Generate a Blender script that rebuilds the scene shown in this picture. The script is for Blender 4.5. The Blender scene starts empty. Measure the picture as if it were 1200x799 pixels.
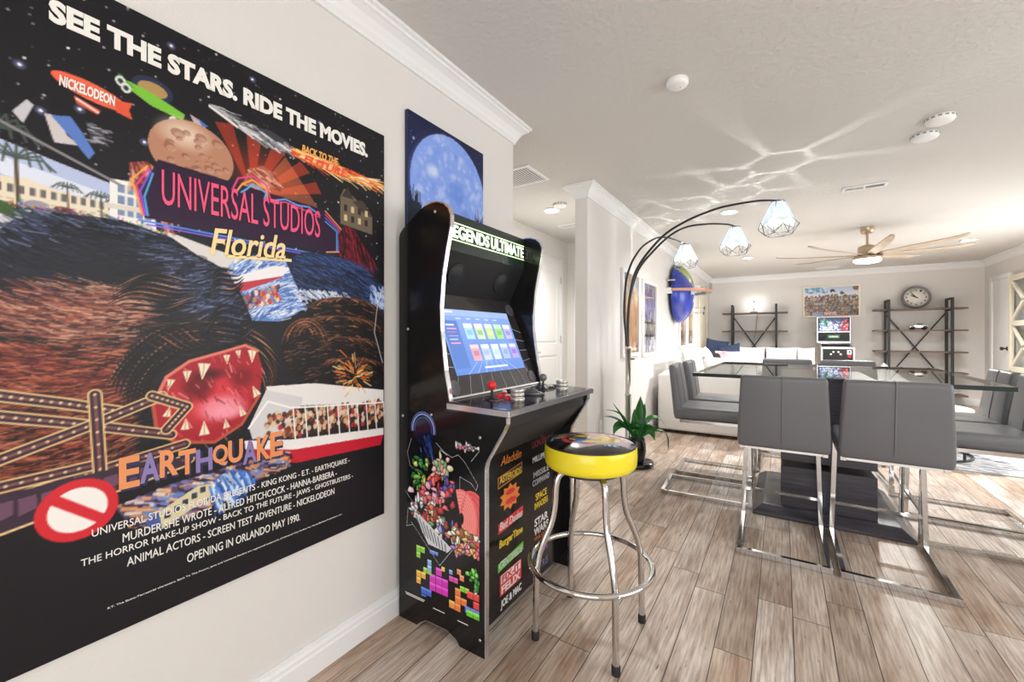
import bpy, bmesh, math, random
import numpy as np
from mathutils import Vector, Matrix
random.seed(7)
R = math.radians
PI = math.pi
SC = bpy.context.scene
COL = SC.collection

# ------------------------------------------------------------------ camera, world, light, exposure
F_PX, HORIZON, EYE, YAW = 495.0, 394.0, 1.17, R(32.63)
cam_d = bpy.data.cameras.new('camera')
cam_d.sensor_width = 36.0
cam_d.lens = F_PX / 1200 * 36
cam_d.shift_y = (HORIZON - 399.5) / 1200
cam_d.clip_start = 0.05
cam = bpy.data.objects.new('camera', cam_d)
COL.objects.link(cam)
cam.location = (0, 0, EYE)
cam.rotation_euler = (PI / 2, 0, YAW)
SC.camera = cam

vs = SC.view_settings
vs.view_transform = 'Standard'
vs.look = 'None'
vs.gamma = 1
vs.use_curve_mapping = False
vs.exposure = 0.04

world = bpy.data.worlds.new('daylight')
SC.world = world
world.use_nodes = True
bg = world.node_tree.nodes['Background']
bg.inputs[0].default_value = (0.93, 0.97, 1.0, 1)
bg.inputs[1].default_value = 2.0

def area(name, loc, rot, sx, sy, power, col=(1, 1, 1)):
    d = bpy.data.lights.new(name, 'AREA')
    d.shape = 'RECTANGLE'
    d.size, d.size_y, d.energy, d.color = sx, sy, power, col
    o = bpy.data.objects.new(name, d)
    COL.objects.link(o)
    o.location = loc
    o.rotation_euler = rot
    return o
# area lamps added to brighten the room, set at the invented openings built below
area('added_patio_fill', (0.7, -2.55, 1.1), (R(-90), 0, PI), 3.0, 2.0, 52)
area('added_side_fill', (2.80, 1.6, 1.3), (0, R(90), 0), 1.2, 2.8, 42)
area('added_living_fill', (2.80, 6.4, 1.3), (0, R(90), 0), 1.2, 2.2, 30)

cy = SC.cycles
cy.max_bounces = 9
cy.diffuse_bounces = 5
cy.glossy_bounces = 4
cy.transparent_max_bounces = 12
cy.caustics_reflective = False
cy.caustics_refractive = False
cy.sample_clamp_indirect = 6
try:
    cy.use_denoising = True
except Exception:
    pass

# ------------------------------------------------------------------ picture point -> place (for measuring off the photograph)
SY, CY_ = math.sin(YAW), math.cos(YAW)
def ray(u, v):
    a, b = (u - 600) / F_PX, (HORIZON - v) / F_PX
    return Vector((-SY + CY_ * a, CY_ + SY * a, b))
def at(u, v, x=None, y=None, z=None):
    r = ray(u, v)
    t = x / r.x if x is not None else y / r.y if y is not None else (z - EYE) / r.z
    return Vector((r.x * t, r.y * t, EYE + r.z * t))
def on_plane(u, v, p0, n):
    r = ray(u, v)
    o = Vector((0, 0, EYE))
    return o + r * ((p0 - o).dot(n) / r.dot(n))

# ------------------------------------------------------------------ materials
MATS = {}
def lin(c):
    return tuple((x / 12.92 if x <= .04045 else ((x + .055) / 1.055) ** 2.4) for x in c)
def rgb(h):
    return tuple(int(h[i:i + 2], 16) / 255 for i in (0, 2, 4))
def mat(name, col=(.8, .8, .8), rough=.5, metal=0., spec=.5, bump=0., bscale=60., emit=0., ecol=None, var=0., vscale=8., coat=0., stretch=(1, 1, 1)):
    if name in MATS:
        return MATS[name]
    if isinstance(col, str):
        col = lin(rgb(col))
    m = bpy.data.materials.new(name)
    m.use_nodes = True
    nt = m.node_tree
    b = nt.nodes['Principled BSDF']
    b.inputs['Base Color'].default_value = (*col, 1)
    b.inputs['Roughness'].default_value = rough
    b.inputs['Metallic'].default_value = metal
    b.inputs['Specular IOR Level'].default_value = spec
    b.inputs['Coat Weight'].default_value = coat
    if emit:
        b.inputs['Emission Color'].default_value = (*(ecol or col), 1)
        b.inputs['Emission Strength'].default_value = emit
    if bump or var:
        tc = nt.nodes.new('ShaderNodeTexCoord')
        mp = nt.nodes.new('ShaderNodeMapping')
        mp.inputs['Scale'].default_value = stretch
        nt.links.new(tc.outputs['Object'], mp.inputs[0])
    if bump:
        n = nt.nodes.new('ShaderNodeTexNoise')
        n.inputs['Scale'].default_value = bscale
        n.inputs['Detail'].default_value = 4
        nt.links.new(mp.outputs[0], n.inputs['Vector'])
        bp = nt.nodes.new('ShaderNodeBump')
        bp.inputs['Strength'].default_value = bump
        bp.inputs['Distance'].default_value = .01
        nt.links.new(n.outputs[0], bp.inputs['Height'])
        nt.links.new(bp.outputs[0], b.inputs['Normal'])
    if var:
        n = nt.nodes.new('ShaderNodeTexNoise')
        n.inputs['Scale'].default_value = vscale
        n.inputs['Detail'].default_value = 5
        nt.links.new(mp.outputs[0], n.inputs['Vector'])
        cr = nt.nodes.new('ShaderNodeValToRGB')
        cr.color_ramp.elements[0].position = .3
        cr.color_ramp.elements[1].position = .7
        cr.color_ramp.elements[0].color = (*[c * (1 - var) for c in col], 1)
        cr.color_ramp.elements[1].color = (*[min(1, c * (1 + var)) for c in col], 1)
        nt.links.new(n.outputs[0], cr.inputs[0])
        nt.links.new(cr.outputs[0], b.inputs['Base Color'])
    MATS[name] = m
    return m
def print_mat(name, rough=.4, emit=0., spec=.5, coat=0.):
    """printed surface or screen: colours come from the mesh's own colour attribute"""
    if name in MATS:
        return MATS[name]
    m = bpy.data.materials.new(name)
    m.use_nodes = True
    nt = m.node_tree
    b = nt.nodes['Principled BSDF']
    a = nt.nodes.new('ShaderNodeAttribute')
    a.attribute_name = 'print'
    b.inputs['Roughness'].default_value = rough
    b.inputs['Specular IOR Level'].default_value = spec
    b.inputs['Coat Weight'].default_value = coat
    if emit:
        b.inputs['Base Color'].default_value = (.01, .01, .01, 1)
        nt.links.new(a.outputs['Color'], b.inputs['Emission Color'])
        b.inputs['Emission Strength'].default_value = emit
    else:
        nt.links.new(a.outputs['Color'], b.inputs['Base Color'])
    MATS[name] = m
    return m

def N(nt, typ, **kw):
    n = nt.nodes.new(typ)
    for k, v in kw.items():
        setattr(n, k, v)
    return n
def floor_mat():
    m = bpy.data.materials.new('plank_floor')
    m.use_nodes = True
    nt = m.node_tree
    L = nt.links.new
    b = nt.nodes['Principled BSDF']
    tc = N(nt, 'ShaderNodeTexCoord')
    sp = N(nt, 'ShaderNodeSeparateXYZ')
    L(tc.outputs['Object'], sp.inputs[0])
    def mth(op, a, c=None, d=None):
        n = N(nt, 'ShaderNodeMath', operation=op)
        for i, q in enumerate((a, c, d)):
            if q is None:
                continue
            if isinstance(q, (int, float)):
                n.inputs[i].default_value = q
            else:
                L(q, n.inputs[i])
        return n.outputs[0]
    W_, LEN = .127, 1.21
    gx = mth('DIVIDE', mth('SUBTRACT', sp.outputs[0], .036), W_)
    ix = mth('FLOOR', gx)
    fx = mth('SUBTRACT', gx, ix)
    wn = N(nt, 'ShaderNodeTexWhiteNoise', noise_dimensions='1D')
    L(ix, wn.inputs['W'])
    gy = mth('ADD', mth('DIVIDE', sp.outputs[1], LEN), mth('MULTIPLY', wn.outputs['Value'], 7.3))
    iy = mth('FLOOR', gy)
    fy = mth('SUBTRACT', gy, iy)
    cell = N(nt, 'ShaderNodeCombineXYZ')
    L(ix, cell.inputs[0])
    L(iy, cell.inputs[1])
    wc = N(nt, 'ShaderNodeTexWhiteNoise', noise_dimensions='3D')
    L(cell.outputs[0], wc.inputs['Vector'])
    ramp = N(nt, 'ShaderNodeValToRGB')
    e = ramp.color_ramp.elements
    e[0].position, e[0].color = 0, (*lin(rgb('b09c8a')), 1)
    e[1].position, e[1].color = 1, (*lin(rgb('eae2d9')), 1)
    for p_, h_ in ((.18, 'cdbfb2'), (.4, 'dacdc1'), (.62, 'cfb9a5'), (.82, 'dfd4ca')):
        q = e.new(p_)
        q.color = (*lin(rgb(h_)), 1)
    L(wc.outputs['Value'], ramp.inputs[0])
    # grain: streaks along the plank, shifted from plank to plank
    sh = N(nt, 'ShaderNodeVectorMath', operation='MULTIPLY_ADD')
    L(wc.outputs['Color'], sh.inputs[0])
    sh.inputs[1].default_value = (3, 9, 0)
    L(tc.outputs['Object'], sh.inputs[2])
    mp = N(nt, 'ShaderNodeMapping')
    mp.inputs['Scale'].default_value = (105, 5, 1)
    L(sh.outputs[0], mp.inputs[0])
    g1 = N(nt, 'ShaderNodeTexNoise')
    g1.inputs['Scale'].default_value = 1
    g1.inputs['Detail'].default_value = 7
    g1.inputs['Roughness'].default_value = .62
    L(mp.outputs[0], g1.inputs['Vector'])
    r1 = N(nt, 'ShaderNodeValToRGB')
    r1.color_ramp.elements[0].position = .32
    r1.color_ramp.elements[0].color = (.40, .35, .31, 1)
    r1.color_ramp.elements[1].position = .60
    r1.color_ramp.elements[1].color = (1.06, 1.05, 1.04, 1)
    L(g1.outputs[0], r1.inputs[0])
    mp2 = N(nt, 'ShaderNodeMapping')
    mp2.inputs['Scale'].default_value = (11, 2.6, 1)
    L(sh.outputs[0], mp2.inputs[0])
    g2 = N(nt, 'ShaderNodeTexNoise')
    g2.inputs['Scale'].default_value = 1
    g2.inputs['Detail'].default_value = 6
    L(mp2.outputs[0], g2.inputs['Vector'])
    r2 = N(nt, 'ShaderNodeValToRGB')
    r2.color_ramp.elements[0].position = .33
    r2.color_ramp.elements[0].color = (.60, .48, .40, 1)
    r2.color_ramp.elements[1].position = .62
    r2.color_ramp.elements[1].color = (1.04, 1.05, 1.06, 1)
    L(g2.outputs[0], r2.inputs[0])
    mx1 = N(nt, 'ShaderNodeMix', data_type='RGBA', blend_type='MULTIPLY')
    mx1.inputs[0].default_value = .85
    L(ramp.outputs[0], mx1.inputs[6])
    L(r1.outputs[0], mx1.inputs[7])
    mx2 = N(nt, 'ShaderNodeMix', data_type='RGBA', blend_type='MULTIPLY')
    mx2.inputs[0].default_value = .8
    L(mx1.outputs[2], mx2.inputs[6])
    L(r2.outputs[0], mx2.inputs[7])
    # small knots and cracks
    mp3 = N(nt, 'ShaderNodeMapping')
    mp3.inputs['Scale'].default_value = (60, 9, 1)
    L(sh.outputs[0], mp3.inputs[0])
    g3 = N(nt, 'ShaderNodeTexNoise')
    g3.inputs['Scale'].default_value = 1
    g3.inputs['Detail'].default_value = 3
    L(mp3.outputs[0], g3.inputs['Vector'])
    r3 = N(nt, 'ShaderNodeValToRGB')
    r3.color_ramp.elements[0].position = .245
    r3.color_ramp.elements[0].color = (.28, .2, .16, 1)
    r3.color_ramp.elements[1].position = .33
    r3.color_ramp.elements[1].color = (1, 1, 1, 1)
    L(g3.outputs[0], r3.inputs[0])
    mxk = N(nt, 'ShaderNodeMix', data_type='RGBA', blend_type='MULTIPLY')
    mxk.inputs[0].default_value = .9
    L(mx2.outputs[2], mxk.inputs[6])
    L(r3.outputs[0], mxk.inputs[7])
    mx2 = mxk
    # dark joints
    ex = mth('MINIMUM', fx, mth('SUBTRACT', 1., fx))
    ey = mth('MULTIPLY', mth('MINIMUM', fy, mth('SUBTRACT', 1., fy)), LEN / W_)
    ed = mth('LESS_THAN', mth('MINIMUM', ex, ey), .014)
    mx3 = N(nt, 'ShaderNodeMix', data_type='RGBA')
    L(ed, mx3.inputs[0])
    L(mx2.outputs[2], mx3.inputs[6])
    mx3.inputs[7].default_value = (.07, .05, .042, 1)
    L(mx3.outputs[2], b.inputs['Base Color'])
    b.inputs['Roughness'].default_value = .42
    b.inputs['Specular IOR Level'].default_value = .4
    bp = N(nt, 'ShaderNodeBump')
    bp.inputs['Strength'].default_value = .25
    bp.inputs['Distance'].default_value = .004
    L(mth('SUBTRACT', g1.outputs[0], mth('MULTIPLY', ed, 1.2)), bp.inputs['Height'])
    L(bp.outputs[0], b.inputs['Normal'])
    return m
def glass_mat(name, tint=(.965, .985, .975), rough=0., ior=1.5):
    m = bpy.data.materials.new(name)
    m.use_nodes = True
    nt = m.node_tree
    nt.nodes.clear()
    o = N(nt, 'ShaderNodeOutputMaterial')
    t = N(nt, 'ShaderNodeBsdfTransparent')
    t.inputs[0].default_value = (*tint, 1)
    g = N(nt, 'ShaderNodeBsdfGlossy')
    g.inputs['Roughness'].default_value = rough
    fr = N(nt, 'ShaderNodeFresnel')
    fr.inputs[0].default_value = ior
    mx = N(nt, 'ShaderNodeMixShader')
    # only the outer faces mirror; the inner faces let the ray out again
    ge = N(nt, 'ShaderNodeNewGeometry')
    fm = N(nt, 'ShaderNodeMath', operation='MULTIPLY')
    om = N(nt, 'ShaderNodeMath', operation='SUBTRACT')
    om.inputs[0].default_value = 1
    nt.links.new(ge.outputs['Backfacing'], om.inputs[1])
    nt.links.new(fr.outputs[0], fm.inputs[0])
    nt.links.new(om.outputs[0], fm.inputs[1])
    nt.links.new(fm.outputs[0], mx.inputs[0])
    nt.links.new(t.outputs[0], mx.inputs[1])
    nt.links.new(g.outputs[0], mx.inputs[2])
    nt.links.new(mx.outputs[0], o.inputs[0])
    return m
def shade_mat():
    """lit milk glass of the lamp shades"""
    m = bpy.data.materials.new('milk_glass')
    m.use_nodes = True
    nt = m.node_tree
    nt.nodes.clear()
    o = N(nt, 'ShaderNodeOutputMaterial')
    t = N(nt, 'ShaderNodeBsdfTranslucent')
    t.inputs[0].default_value = (.90, .96, 1, 1)
    d = N(nt, 'ShaderNodeBsdfDiffuse')
    d.inputs[0].default_value = (.75, .82, .86, 1)
    mx = N(nt, 'ShaderNodeMixShader')
    mx.inputs[0].default_value = .35
    nt.links.new(t.outputs[0], mx.inputs[1])
    nt.links.new(d.outputs[0], mx.inputs[2])
    nt.links.new(mx.outputs[0], o.inputs[0])
    return m

WALL = mat('wall_paint', 'e1deda', .75, bump=.12, bscale=160, spec=.3)
CEIL = mat('ceiling_paint', 'd3d1cc', .85, bump=.5, bscale=38, spec=.2)
TRIM = mat('white_trim', 'eceded', .35)
FLOOR = floor_mat()
CHROME = mat('chrome', (.66, .65, .64), .09, 1.)
STEEL = mat('brushed_steel', (.62, .60, .58), .28, 1.)
BLACK_GLOSS = mat('gloss_black_laminate', (.008, .0075, .008), .16, spec=.35)
BLACK = mat('black_paint', (.015, .015, .016), .4)
BLACK_METAL = mat('black_metal', (.02, .02, .021), .45)
RUBBER = mat('black_rubber', (.012, .012, .012), .7)
LEATHER = mat('charcoal_leather', '68686b', .40, bump=.06, bscale=220, spec=.5)
SEAM = mat('seam_thread', '6c6c70', .5)
YELLOW = mat('yellow_vinyl', 'f0dc2e', .25, spec=.5)
DARKWOOD = mat('dark_stained_wood', '3a3740', .30, var=.45, vscale=5, stretch=(1, 1, 14), spec=.5)
GLASS = glass_mat('clear_glass')
BULB_GLASS = glass_mat('bulb_glass', (.98, .98, .98), 0., 1.2)
GLASS_EDGE = mat('dark_glass_edge', (.006, .016, .014), .35, spec=.3)
WHITE_FABRIC = mat('white_fabric', 'e6e4e0', .9, bump=.3, bscale=180, spec=.2)
WHITE_PILLOW = mat('white_pillow_cotton', 'efeeec', .9, bump=.2, bscale=120, spec=.2)
NAVY = mat('navy_fabric', '3b4560', .9, bump=.2, bscale=160, spec=.2)
PINK = mat('pink_cloth', 'd88f97', .9, bump=.3, bscale=90)
WOODBOARD = mat('brown_shelf_wood', '6e5a4d', .5, var=.3, vscale=6, stretch=(2, 20, 20))
PLASTIC_W = mat('white_plastic', 'f0f0ee', .4)
LEAF = mat('green_leaf', '2f7a2c', .35, var=.3, vscale=12, spec=.5)
LEAFB = mat('blue_green_leaf', '5d8f83', .35, var=.2, vscale=12)
STEM = mat('leaf_stalk', '4c6a2c', .5)
SHADE = shade_mat()
WIRE = mat('dark_wire', (.05, .06, .065), .4, .6)
SILVERTRIM = mat('silver_edge_trim', (.72, .72, .74), .18, .9)
WHITE_PRINT = mat('white_print', 'f4f1ea', .45)
CREAM = mat('cream_frame', 'ece4d2', .5)
WHITE_FRAME = mat('white_frame', 'e9e8e6', .4)
FAN_WOOD = mat('pale_blade_wood', 'b8a893', .45, var=.15, vscale=4, stretch=(1, 1, 1))
NICKEL = mat('brushed_nickel', 'b7a48c', .3, .8)
PRINT = print_mat('printed_paper', .42, spec=.3)
PRINT_GLOSS = print_mat('printed_laminate', .15)
SCREEN = print_mat('lit_screen', .12, emit=1.3)
LIGHT_ON = mat('lit_lens', (1, 1, 1), .5, emit=14, ecol=(1, .98, .95))
BULB = mat('lit_bulb', (1, 1, 1), .5, emit=8800, ecol=(1, .98, .96))

# ------------------------------------------------------------------ building helpers
def root_loc(o):
    while o is not None and o.parent is not None:
        o = o.parent
    return Vector(o.location) if o is not None else Vector((0, 0, 0))

class MB:
    def __init__(self):
        self.v, self.f, self.mi, self.sm = [], [], [], []
    def add(self, vs, fs, mi=0, smooth=False, M=None):
        o = len(self.v)
        for p in vs:
            p = Vector(p)
            self.v.append(tuple(M @ p if M is not None else p))
        for f in fs:
            self.f.append([i + o for i in f])
            self.mi.append(mi)
            self.sm.append(smooth)
        return self
    def box(self, a, b, mi=0, M=None):
        (x0, y0, z0), (x1, y1, z1) = a, b
        v = [(x0, y0, z0), (x1, y0, z0), (x1, y1, z0), (x0, y1, z0), (x0, y0, z1), (x1, y0, z1), (x1, y1, z1), (x0, y1, z1)]
        return self.add(v, [(0, 3, 2, 1), (4, 5, 6, 7), (0, 1, 5, 4), (1, 2, 6, 5), (2, 3, 7, 6), (3, 0, 4, 7)], mi, False, M)
    def prism(self, pts, axis, a0, a1, mi=0, M=None, smooth=False):
        """polygon given in the two other axes, extruded along axis"""
        def mk(p, h):
            return {'x': (h, p[0], p[1]), 'y': (p[0], h, p[1]), 'z': (p[0], p[1], h)}[axis]
        n = len(pts)
        v = [mk(p, a0) for p in pts] + [mk(p, a1) for p in pts]
        f = [tuple(range(n))[::-1], tuple(range(n, 2 * n))]
        f += [(i, (i + 1) % n, n + (i + 1) % n, n + i) for i in range(n)]
        return self.add(v, f, mi, smooth, M)
    def tube(self, pts, r, n=10, closed=False, caps=True, mi=0, M=None, flat=None):
        pts = [Vector(p) for p in pts]
        m = len(pts)
        rs = r if isinstance(r, (list, tuple)) else [r] * m
        v, f = [], []
        up = None
        for i, p in enumerate(pts):
            a = pts[(i - 1) % m] if (i > 0 or closed) else p
            b = pts[(i + 1) % m] if (i < m - 1 or closed) else p
            t = (b - a).normalized()
            if up is None:
                up = t.orthogonal().normalized()
            up = (up - t * up.dot(t))
            up = up.normalized() if up.length > 1e-6 else t.orthogonal().normalized()
            w = t.cross(up)
            for k in range(n):
                an = 2 * PI * k / n
                v.append(p + (up * math.cos(an) + w * math.sin(an)) * rs[i])
        for i in range(m if closed else m - 1):
            j = (i + 1) % m
            for k in range(n):
                k2 = (k + 1) % n
                f.append((i * n + k, i * n + k2, j * n + k2, j * n + k))
        self.add(v, f, mi, True, M)
        if caps and not closed:
            self.add(v[:n], [tuple(range(n))[::-1]], mi, False, M)
            self.add(v[-n:], [tuple(range(n))], mi, False, M)
        return self
    def bar(self, pts, w, h, side, mi=0, M=None):
        """rectangular bar along straight segments; side = width direction"""
        s = Vector(side).normalized()
        for a, b in zip(pts[:-1], pts[1:]):
            a, b = Vector(a), Vector(b)
            t = (b - a).normalized()
            u = t.cross(s).normalized()
            q = []
            for p in (a, b):
                q += [p - s * w / 2 - u * h / 2, p + s * w / 2 - u * h / 2, p + s * w / 2 + u * h / 2, p - s * w / 2 + u * h / 2]
            self.add(q, [(0, 3, 2, 1), (4, 5, 6, 7), (0, 1, 5, 4), (1, 2, 6, 5), (2, 3, 7, 6), (3, 0, 4, 7)], mi, False, M)
        return self
    def lathe(self, prof, n=32, mi=0, M=None, smooth=True, cap0=True, cap1=True):
        v, f = [], []
        for r_, z_ in prof:
            for k in range(n):
                a = 2 * PI * k / n
                v.append((r_ * math.cos(a), r_ * math.sin(a), z_))
        for i in range(len(prof) - 1):
            for k in range(n):
                k2 = (k + 1) % n
                f.append((i * n + k, i * n + k2, (i + 1) * n + k2, (i + 1) * n + k))
        self.add(v, f, mi, smooth, M)
        if cap0 and prof[0][0] > 1e-5:
            self.add(v[:n], [tuple(range(n))[::-1]], mi, False, M)
        if cap1 and prof[-1][0] > 1e-5:
            self.add(v[-n:], [tuple(range(n))], mi, False, M)
        return self
    def ball(self, c, r, n=16, mi=0, M=None):
        rx, ry, rz = (r, r, r) if not isinstance(r, (tuple, list)) else r
        T = Matrix.Translation(c) @ Matrix.Diagonal((rx, ry, rz, 1))
        if M is not None:
            T = M @ T
        h = n // 2
        self.lathe([(math.sin(PI * i / h) if 0 < i < h else 1e-4, -math.cos(PI * i / h)) for i in range(h + 1)], n, mi, T, True, False, False)
        return self
    def pillow(self, w, d, h, M=None, mi=0, n=16, p=2.6, sag=0.0):
        """soft cushion: w x d square with pinched corners, thickness h"""
        vs_, fs = [], []
        for s in (1, -1):
            o = len(vs_)
            for i in range(n + 1):
                for j in range(n + 1):
                    a, b = 2 * i / n - 1, 2 * j / n - 1
                    e = (max(0, 1 - abs(a) ** p) * max(0, 1 - abs(b) ** p)) ** .5
                    pin = 1 - .06 * (1 - abs(a)) * 0 - .07 * (1 - b * b) * abs(a) ** 3 * 0
                    ex = a * w / 2 * (1 - .07 * (1 - b * b)) * pin
                    ey = b * d / 2 * (1 - .07 * (1 - a * a))
                    ez = s * h / 2 * e + sag * (a * a - b * b)
                    vs_.append((ex, ey, ez))
            for i in range(n):
                for j in range(n):
                    q = (o + i * (n + 1) + j, o + (i + 1) * (n + 1) + j, o + (i + 1) * (n + 1) + j + 1, o + i * (n + 1) + j + 1)
                    fs.append(q if s > 0 else q[::-1])
        return self.add(vs_, fs, mi, True, M)
    def build(self, name, mats, parent=None, bevel=0., seg=2, weld=False, ang=30):
        me = bpy.data.meshes.new(name)
        off = root_loc(parent)
        me.from_pydata([tuple(Vector(p) - off) for p in self.v], [], self.f)
        mats = mats if isinstance(mats, (list, tuple)) else [mats]
        for m in mats:
            me.materials.append(m)
        me.polygons.foreach_set('material_index', self.mi)
        me.polygons.foreach_set('use_smooth', self.sm)
        bm = bmesh.new()
        bm.from_mesh(me)
        if weld:
            bmesh.ops.remove_doubles(bm, verts=bm.verts, dist=1e-5)
        if bevel:
            es = [e for e in bm.edges if len(e.link_faces) == 2 and e.calc_face_angle(0) > R(ang)]
            bmesh.ops.bevel(bm, geom=es, offset=bevel, segments=seg, profile=.5, affect='EDGES', clamp_overlap=True)
            if seg > 1:
                for f in bm.faces:
                    f.smooth = True
        bmesh.ops.recalc_face_normals(bm, faces=bm.faces)
        bm.to_mesh(me)
        bm.free()
        if bevel and seg > 1:
            try:
                me.set_sharp_from_angle(angle=R(40))
            except Exception:
                pass
        me.update()
        o = bpy.data.objects.new(name, me)
        COL.objects.link(o)
        if parent is not None:
            o.parent = parent
        return o

def thing(name, label, cat, loc=(0, 0, 0), group=None):
    o = bpy.data.objects.new(name, None)
    o.empty_display_size = .1
    COL.objects.link(o)
    o.location = loc
    o['label'], o['category'] = label, cat
    if group:
        o['group'] = group
    return o
def tag(o, label, cat, group=None):
    o['label'], o['category'] = label, cat
    if group:
        o['group'] = group
    return o
def struct(o):
    o['kind'] = 'structure'
    return o
def copy_thing(root, loc, rz, label, name=None):
    def cp(o, par):
        c = o.copy()
        COL.objects.link(c)
        if par is not None:
            c.parent = par
        for ch in list(o.children):
            cp(ch, c)
        return c
    r = cp(root, None)
    r.location = loc
    r.rotation_euler = (0, 0, rz)
    r['label'] = label
    return r
def basis(o, x, y, z):
    M = Matrix((x, y, z)).transposed().to_4x4()
    M.translation = Vector(o)
    return M
def face_px(x, y, z):      # a sheet facing +x: its right is +y, its up is +z
    return basis((x, y, z), (0, 1, 0), (0, 0, 1), (1, 0, 0))
def face_ny(x, y, z):      # a sheet facing -y (towards the camera): right +x, up +z
    return basis((x, y, z), (1, 0, 0), (0, 0, 1), (0, -1, 0))

def lettering(name, body, w, h, M, material, parent, bold=0., depth=.0015, shear=0., spacing=1., uniform=False, warp=None):
    """words as a thin raised mesh, filling a w x h box centred on M (local x right, y up)"""
    cu = bpy.data.curves.new(name, 'FONT')
    cu.body = body
    cu.align_x, cu.align_y = 'CENTER', 'CENTER'
    cu.offset = bold
    cu.shear = shear
    cu.space_character = spacing
    cu.resolution_u = 3
    cu.extrude = .001
    tmp = bpy.data.objects.new('tmp', cu)
    COL.objects.link(tmp)
    dg = bpy.context.evaluated_depsgraph_get()
    me = bpy.data.meshes.new_from_object(tmp.evaluated_get(dg))
    bpy.data.objects.remove(tmp)
    co = np.zeros(len(me.vertices) * 3)
    me.vertices.foreach_get('co', co)
    co = co.reshape(-1, 3)
    mn, mx = co.min(0), co.max(0)
    c, s = (mn + mx) / 2, (mx - mn)
    k = np.array([w / s[0], h / s[1], depth / max(s[2], 1e-6)])
    if uniform:
        k[0] = k[1] = min(k[0], k[1])
    co = (co - c) * k
    co[:, 2] += depth / 2
    if warp:
        co = warp(co)
    off = root_loc(parent)
    Mn = np.array(M)
    out = co @ Mn[:3, :3].T + Mn[:3, 3] - np.array(off)
    me.vertices.foreach_set('co', out.ravel())
    me.name = name
    me.materials.clear()
    me.materials.append(material)
    me.update()
    o = bpy.data.objects.new(name, me)
    COL.objects.link(o)
    o.parent = parent
    return o

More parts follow.
